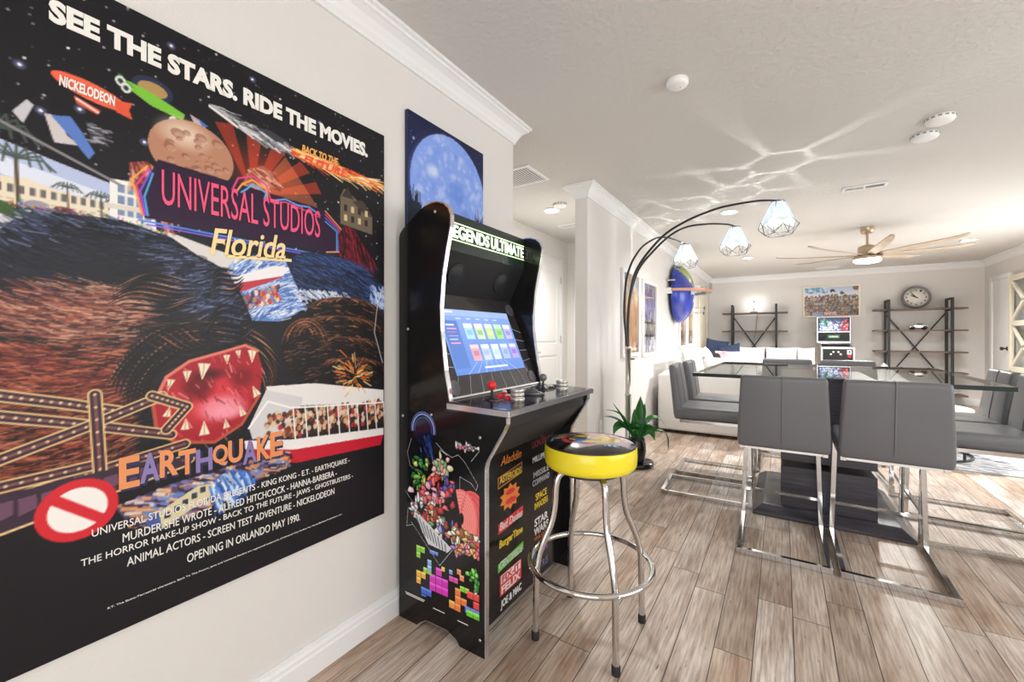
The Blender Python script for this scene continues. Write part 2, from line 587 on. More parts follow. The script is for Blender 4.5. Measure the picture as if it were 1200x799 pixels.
# ------------------------------------------------------------------ painted prints (generic artwork computed here, carried as a colour attribute)
class Canvas:
    def __init__(s, w, h, bg=(0, 0, 0), seed=1, ss=1):
        w, h, s.ss = w * ss, h * ss, ss
        s.w, s.h = w, h
        s.a = np.zeros((h, w, 3)) + np.array(bg)
        s.r = np.random.RandomState(seed)
        s.yy, s.xx = np.mgrid[0:h, 0:w].astype(float)
    def _put(s, sl, m, c, al):
        c = np.array(rgb(c) if isinstance(c, str) else c, float)
        k = (m * al)[..., None]
        s.a[sl] = s.a[sl] * (1 - k) + c * k
    def _box(s, x0, x1, y0, y1):
        x0, x1 = max(0, int(math.floor(x0))), min(s.w, int(math.ceil(x1)) + 1)
        y0, y1 = max(0, int(math.floor(y0))), min(s.h, int(math.ceil(y1)) + 1)
        return None if x1 <= x0 or y1 <= y0 else (slice(y0, y1), slice(x0, x1))
    def mask(s, pts):
        P = [(p[0] * s.w, p[1] * s.h) for p in pts]
        sl = s._box(min(p[0] for p in P), max(p[0] for p in P), min(p[1] for p in P), max(p[1] for p in P))
        if sl is None:
            return None, None
        X, Y = s.xx[sl], s.yy[sl]
        m = np.zeros(X.shape, bool)
        for (xa, ya), (xb, yb) in zip(P, P[1:] + P[:1]):
            if ya == yb:
                continue
            m ^= ((ya > Y) != (yb > Y)) & (X < (xb - xa) * (Y - ya) / (yb - ya) + xa)
        return sl, m.astype(float)
    def poly(s, pts, c, al=1.):
        sl, m = s.mask(pts)
        if sl is not None:
            s._put(sl, m, c, al)
        return s
    def rect(s, x0, y0, x1, y1, c, al=1.):
        return s.poly([(x0, y0), (x1, y0), (x1, y1), (x0, y1)], c, al)
    def ell(s, cx, cy, rx, ry, c, al=1., rot=0., soft=0.):
        X0, Y0, RX, RY = cx * s.w, cy * s.h, rx * s.w, ry * s.w
        q = max(RX, RY) * (1 + soft)
        sl = s._box(X0 - q, X0 + q, Y0 - q, Y0 + q)
        if sl is None:
            return s
        X, Y = s.xx[sl] - X0, s.yy[sl] - Y0
        ca, sa = math.cos(rot), math.sin(rot)
        d = np.hypot((X * ca + Y * sa) / RX, (-X * sa + Y * ca) / RY)
        m = np.clip((1 - d) / soft, 0, 1) if soft else (d < 1).astype(float)
        s._put(sl, m, c, al)
        return s
    def line(s, pts, wd, c, al=1.):
        W_ = wd * s.w
        for (xa, ya), (xb, yb) in zip(pts[:-1], pts[1:]):
            A, B = np.array((xa * s.w, ya * s.h)), np.array((xb * s.w, yb * s.h))
            sl = s._box(min(A[0], B[0]) - W_, max(A[0], B[0]) + W_, min(A[1], B[1]) - W_, max(A[1], B[1]) + W_)
            if sl is None:
                continue
            X, Y = s.xx[sl], s.yy[sl]
            d = B - A
            t = np.clip(((X - A[0]) * d[0] + (Y - A[1]) * d[1]) / max(1e-6, d @ d), 0, 1)
            dist = np.hypot(X - A[0] - t * d[0], Y - A[1] - t * d[1])
            s._put(sl, np.clip(W_ / 2 + .5 - dist, 0, 1), c, al)
        return s
    def strokes(s, n, region, ang, ln, wd, cols, al=.8):
        """short brush strokes; region(rng)->(u,v); ang(u,v)->radians or number"""
        for _ in range(n):
            u, v = region(s.r)
            a = (ang(u, v) if callable(ang) else ang) + s.r.normal(0, .18)
            l = ln * (.5 + s.r.rand())
            c = cols(u, v, s.r) if callable(cols) else cols[s.r.randint(len(cols))]
            s.line([(u, v), (u + l * math.cos(a), v + l * math.sin(a) * s.w / s.h)], wd * (.5 + s.r.rand()), c, al)
        return s
    def inside(s, pts):
        us, vs_ = [p[0] for p in pts], [p[1] for p in pts]
        def f(r):
            for _ in range(200):
                u, v = r.uniform(min(us), max(us)), r.uniform(min(vs_), max(vs_))
                k = False
                for (xa, ya), (xb, yb) in zip(pts, pts[1:] + pts[:1]):
                    if (ya > v) != (yb > v) and u < (xb - xa) * (v - ya) / (yb - ya) + xa:
                        k = not k
                if k:
                    return u, v
            return us[0], vs_[0]
        return f
def print_mesh(name, cv, M, w, h, material, parent, keep=None, bend=None):
    """the canvas as a w x h sheet lying on M (local x right, y up, origin in its middle)"""
    if cv.ss > 1:
        q = cv.ss
        cv.a = cv.a.reshape(cv.h // q, q, cv.w // q, q, 3).mean((1, 3))
        cv.h, cv.w, cv.ss = cv.h // q, cv.w // q, 1
    H, W_ = cv.h, cv.w
    xs = (np.arange(W_) / (W_ - 1) - .5) * w
    ys = (.5 - np.arange(H) / (H - 1)) * h
    X, Y = np.meshgrid(xs, ys)
    co = np.stack([X, Y, np.zeros_like(X)], -1).reshape(-1, 3)
    idx = np.arange(H * W_).reshape(H, W_)
    q = np.stack([idx[1:, :-1], idx[1:, 1:], idx[:-1, 1:], idx[:-1, :-1]], -1).reshape(-1, 4)
    if keep is not None:
        kf = (keep[1:, :-1] & keep[1:, 1:] & keep[:-1, 1:] & keep[:-1, :-1]).ravel()
        q = q[kf]
    Mn = np.array(M)
    if bend:
        co = bend(co)
    co = co @ Mn[:3, :3].T + Mn[:3, 3] - np.array(root_loc(parent))
    me = bpy.data.meshes.new(name)
    me.vertices.add(len(co))
    me.vertices.foreach_set('co', co.ravel())
    me.loops.add(q.size)
    me.loops.foreach_set('vertex_index', q.ravel().astype(np.int32))
    me.polygons.add(len(q))
    me.polygons.foreach_set('loop_start', np.arange(0, q.size, 4, dtype=np.int32))
    me.update(calc_edges=True)
    c = np.clip(cv.a, 0, 1)
    c = np.where(c <= .04045, c / 12.92, ((c + .055) / 1.055) ** 2.4).reshape(-1, 3)
    at_ = me.color_attributes.new('print', 'FLOAT_COLOR', 'POINT')
    at_.data.foreach_set('color', np.concatenate([c, np.ones((len(c), 1))], 1).ravel())
    me.materials.append(material)
    if keep is not None:
        bm = bmesh.new()
        bm.from_mesh(me)
        bmesh.ops.delete(bm, geom=[v for v in bm.verts if not v.link_faces], context='VERTS')
        bm.to_mesh(me)
        bm.free()
    me.validate()
    o = bpy.data.objects.new(name, me)
    COL.objects.link(o)
    o.parent = parent
    return o

# ------------------------------------------------------------------ the room
WX, YC, YP, XH, YH, YB, XR, YF, ZC = -1.375, 2.16, 3.32, -2.47, 5.25, 10.25, 2.86, -2.6, 2.44
PT = -1.486
def room_box(name, boxes, m):
    b = MB()
    for a, c in boxes:
        b.box(a, c)
    return struct(b.build(name, m))
fl = room_box('floor', [((-2.7, -2.75, -.1), (3.0, 10.4, 0))], FLOOR)
room_box('ceiling', [((-2.7, -2.75, ZC), (3.0, 10.4, ZC + .1))], CEIL)
room_box('wall_left', [((PT, YF, 0), (WX, YC, ZC)), ((XH, YC - .115, 0), (PT, YC, ZC))], WALL)
room_box('wall_hall', [((XH - .12, YC - .115, 0), (XH, YH + .12, ZC))], WALL)
room_box('wall_hall_end', [((XH, YH, 0), (PT, YH + .12, ZC))], WALL)
room_box('wall_partition', [((PT, YP, 0), (WX, YB, ZC))], WALL)
room_box('wall_back', [((PT, YB, 0), (XR + .12, YB + .12, ZC))], WALL)
room_box('wall_right', [((XR, YF, 0), (XR + .12, .1, ZC)), ((XR, .1, 0), (XR + .12, 3.1, .8)), ((XR, .1, 2.08), (XR + .12, 3.1, ZC)), ((XR, 3.1, 0), (XR + .12, 5.2, ZC)),
                        ((XR, 5.2, 0), (XR + .12, 7.6, .8)), ((XR, 5.2, 2.08), (XR + .12, 7.6, ZC)), ((XR, 7.6, 0), (XR + .12, 8.2, ZC)),
                        ((XR, 8.2, 2.0), (XR + .12, 9.12, ZC)), ((XR, 9.12, 0), (XR + .12, YB, ZC))], WALL)
room_box('wall_front', [((PT, YF - .12, 0), (-.8, YF, ZC)), ((-.8, YF - .12, 2.1), (2.2, YF, ZC)), ((2.2, YF - .12, 0), (XR + .12, YF, ZC))], WALL)

def sweep(path, prof, closed_ends=True):
    """moulding: profile (out, z) along a wall path; out is to the right of travel"""
    b = MB()
    P = [Vector((*p, 0)) for p in path]
    rows = []
    for i, p in enumerate(P):
        def nn(a, c):
            d = (c - a).normalized()
            return Vector((d.y, -d.x, 0))
        n1 = nn(P[i - 1], p) if i else None
        n2 = nn(p, P[i + 1]) if i < len(P) - 1 else None
        if n1 is None:
            m = n2
        elif n2 is None:
            m = n1
        else:
            m = (n1 + n2) / (1 + n1.dot(n2))
        rows.append([p + m * o + Vector((0, 0, z)) for o, z in prof])
    k = len(prof)
    v = [q for r_ in rows for q in r_]
    f = [(i * k + j, i * k + (j + 1) % k, (i + 1) * k + (j + 1) % k, (i + 1) * k + j) for i in range(len(P) - 1) for j in range(k)]
    f += [tuple(range(k)), tuple(range(len(v) - k, len(v)))[::-1]]
    return b.add(v, f)
CROWN = [(0, 2.333), (.011, 2.333), (.013, 2.348), (.02, 2.356), (.026, 2.372), (.042, 2.394), (.062, 2.408), (.070, 2.411), (.072, 2.422), (.084, 2.425), (.084, ZC), (0, ZC)]
BASE = [(0, 0), (.017, 0), (.017, .07), (.013, .076), (.013, .088), (.008, .096), (.006, .112), (0, .112)]
struct(sweep([(WX, YF), (WX, YC), (XH, YC)], CROWN).build('trim_1', TRIM))
struct(sweep([(PT, YH), (PT, YP), (WX, YP), (WX, YB), (XR, YB), (XR, YF)], CROWN).build('trim_2', TRIM))
struct(sweep([(WX, YF), (WX, YC), (XH, YC)], BASE).build('baseboard_left', TRIM))
struct(sweep([(PT, YH), (PT, YP), (WX, YP), (WX, 8.86)], BASE).build('baseboard_partition', TRIM))
struct(sweep([(WX, YB), (XR, YB)], BASE).build('baseboard_back', TRIM))
struct(sweep([(XR, 8.1), (XR, 3.0), (XR, YF)], BASE).build('baseboard_right', TRIM))

# unglazed openings added out of view to let light in (right wall, behind camera)
def added_window_frame(name, y0, y1, z0, z1):
    b = MB()
    t, d0, d1 = .06, XR - .012, XR + .1
    b.box((d0, y0 - t, z1), (d1, y1 + t, z1 + t)).box((d0, y0 - t, z0 - t), (d1, y1 + t, z0))
    b.box((d0, y0 - t, z0), (d1, y0, z1)).box((d0, y1, z0), (d1, y1 + t, z1))
    b.box((XR + .04, (y0 + y1) / 2 - .02, z0), (XR + .08, (y0 + y1) / 2 + .02, z1))
    return struct(b.build(name, TRIM))
added_window_frame('added_window_1', .16, 3.04, .86, 2.02)
added_window_frame('added_window_2', 5.26, 7.54, .86, 2.02)
b = MB()
for x in (-.8, .18, .24, 1.18, 1.24, 2.14):
    b.box((x, YF - .1, 0), (x + .06, YF - .02, 2.1))
b.box((-.8, YF - .1, 2.04), (2.2, YF - .02, 2.1)).box((-.8, YF - .1, 0), (2.2, YF - .02, .05))
struct(b.build('added_patio_doors', TRIM))  # unseen patio door frame, added with its opening for the light

# hallway door: two-panel slab, casing, hinges, lever
def casing(b, x, y0, y1, ztop, w=.075, d=.018):
    prof = [(0, 0), (w, 0)]
    b.box((x, y0 - w, 0), (x + d, y0, ztop + w)).box((x, y1, 0), (x + d, y1 + w, ztop + w)).box((x, y0, ztop), (x + d, y1, ztop + w))
    return b
b = MB()
casing(b, XH, 4.2, 5.02, 2.10)
d1 = struct(b.build('door_1', TRIM, bevel=.005))
def panel_door(b, x, y0, y1, z0, z1, panels, t=.012):
    """slab whose face carries sunk panels with a raised field"""
    b.box((x, y0, z0), (x + .004, y1, z1))
    ys = [y0, y0 + .11, y1 - .11, y1]
    zs = [z0] + [q for p_ in panels for q in p_] + [z1]
    b.box((x + .004, ys[0], z0), (x + t, ys[1], z1)).box((x + .004, ys[2], z0), (x + t, ys[3], z1))
    for i in range(0, len(zs), 2):
        b.box((x + .004, ys[1], zs[i]), (x + t, ys[2], zs[i + 1]))
    for p0, p1 in panels:
        b.box((x + .004, ys[1] + .03, p0 + .03), (x + t - .001, ys[2] - .03, p1 - .03))
    return b
slab = panel_door(MB(), XH + .001, 4.2, 5.02, .01, 2.10, [(.2, .93), (1.08, 1.98)]).build('door_slab', PLASTIC_W, d1, bevel=.003, seg=1)
b = MB()
for z in (.25, 1.13, 1.9):
    b.box((XH + .012, 5.012, z - .045), (XH + .022, 5.03, z + .045))
b.build('hinge', STEEL, d1)
b = MB()
b.lathe([(.026, 0), (.026, .012), (.012, .016), (.012, .05)], 20, M=basis((XH + .012, 4.27, .98), (0, 1, 0), (0, 0, 1), (1, 0, 0)))
b.tube([(XH + .058, 4.27, .98), (XH + .06, 4.33, .983), (XH + .058, 4.39, .978)], .009, 10)
b.build('door_lever', STEEL, d1)
# second door at the end of the hall
b = MB()
b.box((-2.36, YH - .018, 0), (-2.29, YH, 2.12)).box((-1.56, YH - .018, 0), (PT, YH, 2.12)).box((-2.29, YH - .018, 2.05), (-1.56, YH, 2.12))
b.box((-2.29, YH - .008, .01), (-1.56, YH, 2.05))
struct(b.build('door_2', TRIM, bevel=.004))
# doorway at the far end of the left wall, pale casing
b = MB()
casing(b, WX, 8.98, 9.86, 2.03, .09, .02)
b.box((WX, 8.98, .01), (WX + .008, 9.86, 2.03))
struct(b.build('door_3', CREAM, bevel=.004))

# white door and lattice door frame on the right wall
b = MB()
b.box((XR - .02, 9.28, 0), (XR, 9.86, 2.05))
b.box((XR - .035, 9.86, 0), (XR, 9.95, 2.12)).box((XR - .035, 9.19, 2.05), (XR, 9.86, 2.12))
d5 = struct(b.build('door_5', TRIM, bevel=.005))
b = MB()
b.lathe([(.03, 0), (.03, .01), (.012, .014), (.012, .04), (.026, .05), (.028, .065), (.015, .078), (.001, .08)], 18, M=basis((XR - .02, 9.33, .985), (0, 1, 0), (0, 0, 1), (-1, 0, 0)))
b.build('door_knob', BLACK_METAL, d5)
b = MB()
y0, y1, z1, fr, xa, xb = 8.27, 9.16, 2.05, .075, XR - .07, XR - .028
b.box((xa, y0, .03), (xb, y0 + fr, z1)).box((xa, y1 - fr, .03), (xb, y1, z1))
for z in (.03, .66, 1.32, z1 - fr):
    b.box((xa, y0 + fr, z), (xb, y1 - fr, z + fr))
for za, zb in ((.105, .66), (.735, 1.32), (1.395, z1 - fr)):
    for s in (0, 1):
        p, q = ((y0 + fr, za), (y1 - fr, zb)) if s else ((y0 + fr, zb), (y1 - fr, za))
        b.bar([((xa + xb) / 2, p[0], p[1]), ((xa + xb) / 2, q[0], q[1])], .032, .045, (1, 0, 0))
b.box((xa + .002, y0 + .01, z1 - .01), (xb - .002, y1 - .01, z1 + .005))
d6 = struct(b.build('door_6', CREAM, bevel=.004, seg=1))
b = MB()
b.box((XR - .05, y0 + fr, .1), (XR - .046, y1 - fr, z1 - fr))
b.build('pane', GLASS, d6)
# what stands in the opening behind the lattice door
room_box('wall_store', [((XR + .9, 8.0, 0), (XR + 1.0, 9.4, ZC)), ((XR + .12, 7.9, 0), (XR + 1.0, 8.0, ZC)), ((XR + .12, 9.4, 0), (XR + 1.0, 9.5, ZC))], WALL)
room_box('trim_3', [((XR, 8.0, ZC), (XR + 1.0, 9.5, ZC + .1)), ((XR + .1, 8.0, -.1), (XR + 1.0, 9.5, 0))], TRIM)
t = thing('coat', 'navy coat hanging behind the white lattice door at the right edge', 'coat', (XR + .55, 9.02, 1.0))
b = MB()
b.lathe([(.17, .02), (.19, .25), (.165, .6), (.19, .76), (.12, .86), (.03, .9)], 20, M=Matrix.Translation((XR + .55, 9.02, .98)) @ Matrix.Diagonal((.7, 1, 1, 1)))
b.build('coat_body', NAVY, t)
MB().tube([(XR + .55, 9.02, 1.87), (XR + .55, 9.02, 1.97), (XR + .56, 9.02, 2.0), (XR + .58, 9.02, 1.985)], .006, 8).build('hanger_hook', BLACK_METAL, t)

# small fittings on the walls
def plate(name, label, cat, M, w, h, d, m=PLASTIC_W, extra=None):
    t = thing(name, label, cat, M.translation)
    MB().box((-w / 2, -h / 2, .0005), (w / 2, h / 2, d), M=M).build('cover', m, t, bevel=min(.004, d * .4))
    if extra:
        MB().box((-w * .16, -h * .2, d), (w * .16, h * .2, d + .006), M=M).build(extra, m, t, bevel=.001, seg=1)
    return t
plate('motion_sensor', 'small white sensor box high on the left wall near the far corner', 'sensor', face_px(WX, 8.72, 2.08), .07, .13, .05, extra='lens')
plate('light_switch', 'white light switch plate on the left wall beyond the sofa cushions', 'switch', face_px(WX, 8.72, 1.1), .08, .12, .008, extra='toggle')
plate('wall_outlet', 'white electrical outlet plate low on the partition wall behind the plant', 'outlet', face_px(WX, 3.62, .36), .075, .12, .008, extra='socket')

# ceiling fittings
def detector(label, x, y, r, h=.035, ring=False):
    t = thing('smoke_detector', label, 'smoke detector', (x, y, ZC))
    M = Matrix.Translation((x, y, ZC)) @ Matrix.Diagonal((1, 1, -1, 1))
    MB().lathe([(r * .96, 0), (r, .006), (r, h * .55), (r * .9, h * .8), (r * .7, h), (r * .3, h * 1.08), (.001, h * 1.1)], 36, M=M).build('body', PLASTIC_W, t)
    b = MB()
    if ring:
        for k in range(14):
            a = 2 * PI * k / 14
            b.box((r * .97, -.008, h * .18), (r * 1.012, .008, h * .42), M=M @ Matrix.Rotation(a, 4, 'Z'))
        b.build('slot', mat('grey_slot', '8a8a88', .6), t)
    else:
        b.lathe([(.004, h * 1.05), (.004, h * 1.14), (.001, h * 1.15)], 10, M=M @ Matrix.Translation((r * .3, 0, 0))).build('indicator', STEEL, t)
detector('plain white round detector on the ceiling above the arcade cabinet', -.44, 2.21, .052, .034)
detector('white slotted smoke detector on the ceiling, nearer of the touching pair', .77, 3.40, .066, .036, True)
detector('white slotted smoke detector on the ceiling, farther of the touching pair', .755, 3.64, .066, .036, True)
detector('white smoke detector on the hallway ceiling beside the hallway light', -1.80, 3.66, .065, .035, True)

def vent(label, x, y, w, d, nsl, rz=0, split=False):
    t = thing('ceiling_vent', label, 'vent', (x, y, ZC))
    M = Matrix.Translation((x, y, ZC)) @ Matrix.Rotation(rz, 4, 'Z')
    f = .022
    b = MB()
    b.box((-w / 2, -d / 2, -.012), (w / 2, -d / 2 + f, -.0005), M=M).box((-w / 2, d / 2 - f, -.012), (w / 2, d / 2, -.0005), M=M)
    b.box((-w / 2, -d / 2 + f, -.012), (-w / 2 + f, d / 2 - f, -.0005), M=M).box((w / 2 - f, -d / 2 + f, -.012), (w / 2, d / 2 - f, -.0005), M=M)
    if split:
        b.box((-.008, -d / 2 + f, -.012), (.008, d / 2 - f, -.0005), M=M)
    b.build('frame', TRIM, t, bevel=.002, seg=1)
    MB().box((-w / 2 + f, -d / 2 + f, -.003), (w / 2 - f, d / 2 - f, -.001), M=M).build('duct_opening', mat('dark_duct', '3a3a3a', .8), t)
    b = MB()
    for i in range(nsl):
        xx = -w / 2 + f + (w - 2 * f) * (i + .5) / nsl
        b.box((-.001, -d / 2 + f, -.006), (.001, d / 2 - f, .003), M=M @ Matrix.Translation((xx, 0, -.007)) @ Matrix.Rotation(R(-38 if split and xx < 0 else 38), 4, 'Y'))
    b.build('louvre', TRIM, t)
vent('white louvred air vent in two halves on the ceiling beyond the slotted detectors', .585, 4.62, .30, .12, 18, 0, True)
vent('large white return vent at the hall ceiling beside the end of the poster wall', -1.78, 2.86, .4, .34, 16)
vent('small white louvred vent on the hall ceiling by the partition end', -2.02, 4.42, .3, .14, 14)

def can_light(label, x, y, power):
    t = thing('recessed_light', label, 'ceiling light', (x, y, ZC), 'recessed ceiling lights')
    M = Matrix.Translation((x, y, ZC)) @ Matrix.Diagonal((1, 1, -1, 1))
    MB().lathe([(.062, .0005), (.092, .001), (.094, .008), (.085, .012), (.064, .008)], 36, M=M, cap0=False, cap1=False).build('trim_ring', TRIM, t)
    MB().lathe([(.064, .001), (.063, .009), (.03, .011), (.001, .0115)], 32, M=M).build('lens', LIGHT_ON, t)
    d = bpy.data.lights.new('can_lamp', 'SPOT')
    d.energy, d.spot_size, d.spot_blend, d.shadow_soft_size, d.color = power, R(150), .8, .06, (1, .985, .97)
    l = bpy.data.objects.new('can_lamp', d)
    COL.objects.link(l)
    l.parent = t
    l.location = (0, 0, -.03)
can_light('round recessed ceiling light behind the nearest arc lamp shade', -.46, 4.83, 75)
can_light('round recessed ceiling light just beyond the middle arc lamp shade', -.475, 7.8, 190)
can_light('round recessed ceiling light right of the ceiling fan blades', 2.07, 7.93, 150)
can_light('round recessed ceiling light in the hallway', -1.96, 3.80, 140)
t = thing('ceiling_vent', 'round pale vent on the far ceiling behind the fan', 'vent', (.70, 9.75, ZC))
M = Matrix.Translation((.70, 9.75, ZC)) @ Matrix.Diagonal((1, 1, -1, 1))
MB().lathe([(.19, .0005), (.19, .006), (.165, .014), (.13, .008), (.1, .016), (.07, .01), (.04, .02), (.001, .022)], 40, M=M).build('diffuser', PLASTIC_W, t)

# ceiling fan with eight blades
FX, FY = .83, 6.36
t = thing('ceiling_fan', 'large eight-blade ceiling fan with pale blades and a lit round lens', 'ceiling fan', (FX, FY, ZC))
M = Matrix.Translation((FX, FY, 0))
MB().lathe([(.03, 2.36), (.055, 2.37), (.066, 2.4), (.068, 2.4395)], 28, M=M).build('canopy', NICKEL, t)
MB().lathe([(.013, 2.2), (.013, 2.37)], 16, M=M).build('downrod', NICKEL, t)
MB().lathe([(.02, 2.235), (.04, 2.23), (.085, 2.21), (.09, 2.19), (.09, 2.11), (.13, 2.10), (.135, 2.075), (.128, 2.062)], 36, M=M).build('motor_housing', NICKEL, t, ang=40)
MB().lathe([(.125, 2.063), (.128, 2.045), (.11, 2.03), (.06, 2.02), (.001, 2.016)], 36, M=M, cap0=False).build('light_lens', mat('fan_lens', (1, 1, 1), .5, emit=7, ecol=(1, .98, .95)), t)
for k in range(8):
    Mb = M @ Matrix.Rotation(R(4 + 45 * k), 4, 'Z')
    b = MB()
    st = [(.10, .03, 2.11, -12), (.2, .042, 2.115, -12), (.4, .046, 2.122, -12), (.62, .042, 2.13, -11), (.8, .036, 2.14, -11), (.86, .028, 2.15, -9), (.90, .018, 2.158, -6)]
    v = []
    for r_, hw, z_, tw in st:
        for s in (-1, -.5, 0, .5, 1):
            for dz in (.004, -.004):
                v.append((r_, s * hw + .01 * s * s, z_ + math.sin(R(tw)) * s * hw + dz + .004 * (1 - s * s)))
    f = []
    n = 10
    for i in range(len(st) - 1):
        for s in range(4):
            a, c = i * n + 2 * s, (i + 1) * n + 2 * s
            f += [(a, c, c + 2, a + 2), (a + 1, a + 3, c + 3, c + 1)]
        a, c = i * n, (i + 1) * n
        f += [(a, a + 1, c + 1, c), (a + 8, c + 8, c + 9, a + 9)]
    e = (len(st) - 1) * n
    for s in range(4):
        f += [(e + 2 * s, e + 2 * s + 1, e + 2 * s + 3, e + 2 * s + 2), (2 * s, 2 * s + 2, 2 * s + 3, 2 * s + 1)]
    b.add(v, f, 0, True, Mb)
    b.build('blade', FAN_WOOD, t, weld=True)
d = bpy.data.lights.new('fan_lamp', 'SPOT')
d.energy, d.spot_size, d.spot_blend, d.shadow_soft_size, d.color = 430, R(165), .6, .1, (1, .985, .97)
l = bpy.data.objects.new('fan_lamp', d)
COL.objects.link(l)
l.parent = t
l.location = (0, 0, 2.0 - ZC)

# ------------------------------------------------------------------ the big printed poster
PY0, PY1, PZ0, PZ1 = .15, 1.166, .45, 1.985
PW, PH = PY1 - PY0, PZ1 - PZ0
def UV(u, v, dx=.0):
    return (WX + .0125 + dx, PY0 + u * PW, PZ1 - v * PH)
poster = thing('movie_poster', 'huge black illustrated park poster mounted on the left wall', 'poster', (WX, (PY0 + PY1) / 2, PZ0))
MB().box((WX + .0005, PY0, PZ0), (WX + .012, PY1, PZ1)).build('backing_board', mat('poster_black', '141318', .45), poster, bevel=.001, seg=1)
cv = Canvas(420, 634, rgb('17151a'), 5, 2)
rs = cv.r
for _ in range(420):
    u, v = rs.rand(), rs.rand() * .42
    g = rs.rand()
    cv.ell(u, v, .0016 + .0012 * g, .0016 + .0012 * g, (.5 + .5 * g,) * 3, .3 + .6 * g)
for u, v in ((.04, .155), (.13, .19), (.245, .21), (.07, .21), (.3, .03), (.5, .02), (.72, .045)):
    cv.ell(u, v, .012, .012, 'a8b8ff', .7, soft=.95)
    cv.ell(u, v, .003, .003, 'ffffff')
# boulevard at the upper left
cv.poly([(0, .262), (.1, .278), (.24, .30), (.25, .37), (.1, .38), (0, .39)], 'b9c4e4')
cv.poly([(0, .285), (.24, .318), (.25, .33), (0, .31)], 'e8ecf5', .8)
cv.poly([(0, .315), (.05, .31), (.09, .318), (.24, .325), (.25, .36), (0, .365)], 'e9dcc4')
for k in range(16):
    u = .008 + k * .0155
    cv.rect(u, .322, u + .008, .333, '5d5a58', .9)
    cv.ell(u + .004, .35, .005, .006, '4a4640', .9)
    cv.rect(u - .001, .341, u + .009, .343, 'b39a78', .8)
cv.poly([(0, .362), (.3, .352), (.5, .385), (.46, .44), (.2, .38), (0, .385)], 'dcd8d4')
cv.poly([(0, .345), (.06, .352), (.075, .36), (.03, .366), (0, .364)], '3e5a2c')
for u, v, s in ((.035, .285, 1.), (.005, .25, 1.2), (.165, .316, .5), (.20, .318, .5), (.11, .312, .45)):
    cv.line([(u, v), (u + .004 * s, v + .07 * s)], .006 * s, '5b4a3c')
    for a in np.linspace(-2.9, -.2, 9):
        cv.line([(u, v), (u + .04 * s * math.cos(a), v + .018 * s * math.sin(a)), (u + .058 * s * math.cos(a), v + .008 * s)], .004 * s, '46524a', .9)
cv.poly([(.18, .283), (.262, .278), (.27, .36), (.18, .352)], 'f0eee8')
for i in range(4):
    for j in range(3):
        cv.rect(.195 + i * .017, .288 + j * .018, .208 + i * .017, .302 + j * .018, '7d8fae')
cv.poly([(.17, .322), (.28, .318), (.28, .327), (.17, .33)], 'ddd5c8')
for u, v, c in ((.11, .352, '6d3a48'), (.15, .357, '8a5a62'), (.25, .356, 'cfcac2'), (.31, .372, 'e8e2d6'), (.37, .395, '8f8a86'), (.07, .35, '9a98a0')):
    cv.ell(u, v, .033, .009, c, rot=.14)
    cv.ell(u - .004, v - .006, .017, .008, c)
    for s in (-.018, .02):
        cv.ell(u + s, v + .006, .008, .008, '2a2828')
        cv.ell(u + s, v + .006, .004, .004, 'd8d4d0')
for k in range(90):
    u = .02 + rs.rand() * .3
    cv.ell(u, .342 + rs.rand() * .015, .002, .004, (rs.rand(), rs.rand() * .8, rs.rand() * .8), .7)
# camera crane with rider seen small against the night
cv.line([(0, .236), (.2, .29)], .006, '8a8688')
cv.poly([(.075, .212), (.095, .21), (.11, .235), (.13, .245), (.09, .25)], 'cfc8c6')
cv.poly([(.085, .212), (.115, .205), (.135, .225), (.155, .25), (.145, .262), (.12, .24)], '5a7cc4')
cv.poly([(.14, .205), (.17, .212), (.175, .232), (.15, .235)], '4c4c52')
cv.strokes(30, lambda r: (.14 + r.rand() * .035, .206 + r.rand() * .03), 0, .012, .003, ['c8c8d0', '26262a', '8a8a92'])
cv.poly([(.03, .222), (.05, .2), (.06, .205), (.045, .235)], 'c9c6cc')
# blimp
cv.ell(.15, .158, .066, .021, 'f0694a', rot=.19)
cv.poly([(.19, .158), (.222, .153), (.216, .166), (.222, .18), (.193, .176)], 'e35a3c')
cv.poly([(.12, .172), (.165, .182), (.16, .19), (.125, .183)], 'd8553c')
cv.line([(.125, .176), (.16, .186)], .005, 'f6d9c8')
# little green flyer with a bubble roof
cv.ell(.262, .118, .042, .03, '2a3350', .95)
cv.ell(.262, .118, .03, .018, 'e0b060', .75)
cv.poly([(.195, .118), (.25, .122), (.33, .140), (.325, .152), (.26, .146), (.21, .13)], '7cc23e')
cv.poly([(.195, .112), (.23, .128), (.2, .126)], '5aa02c')
for u, v in ((.2, .124), (.21, .132), (.305, .158)):
    cv.ell(u, v, .01, .012, 'd8e0d8')
    cv.ell(u, v, .005, .006, '303430')
cv.poly([(.34, .135), (.37, .142), (.38, .152), (.35, .148)], 'c0b0b0')
cv.poly([(.36, .138), (.385, .146), (.37, .15)], '4a72c8')
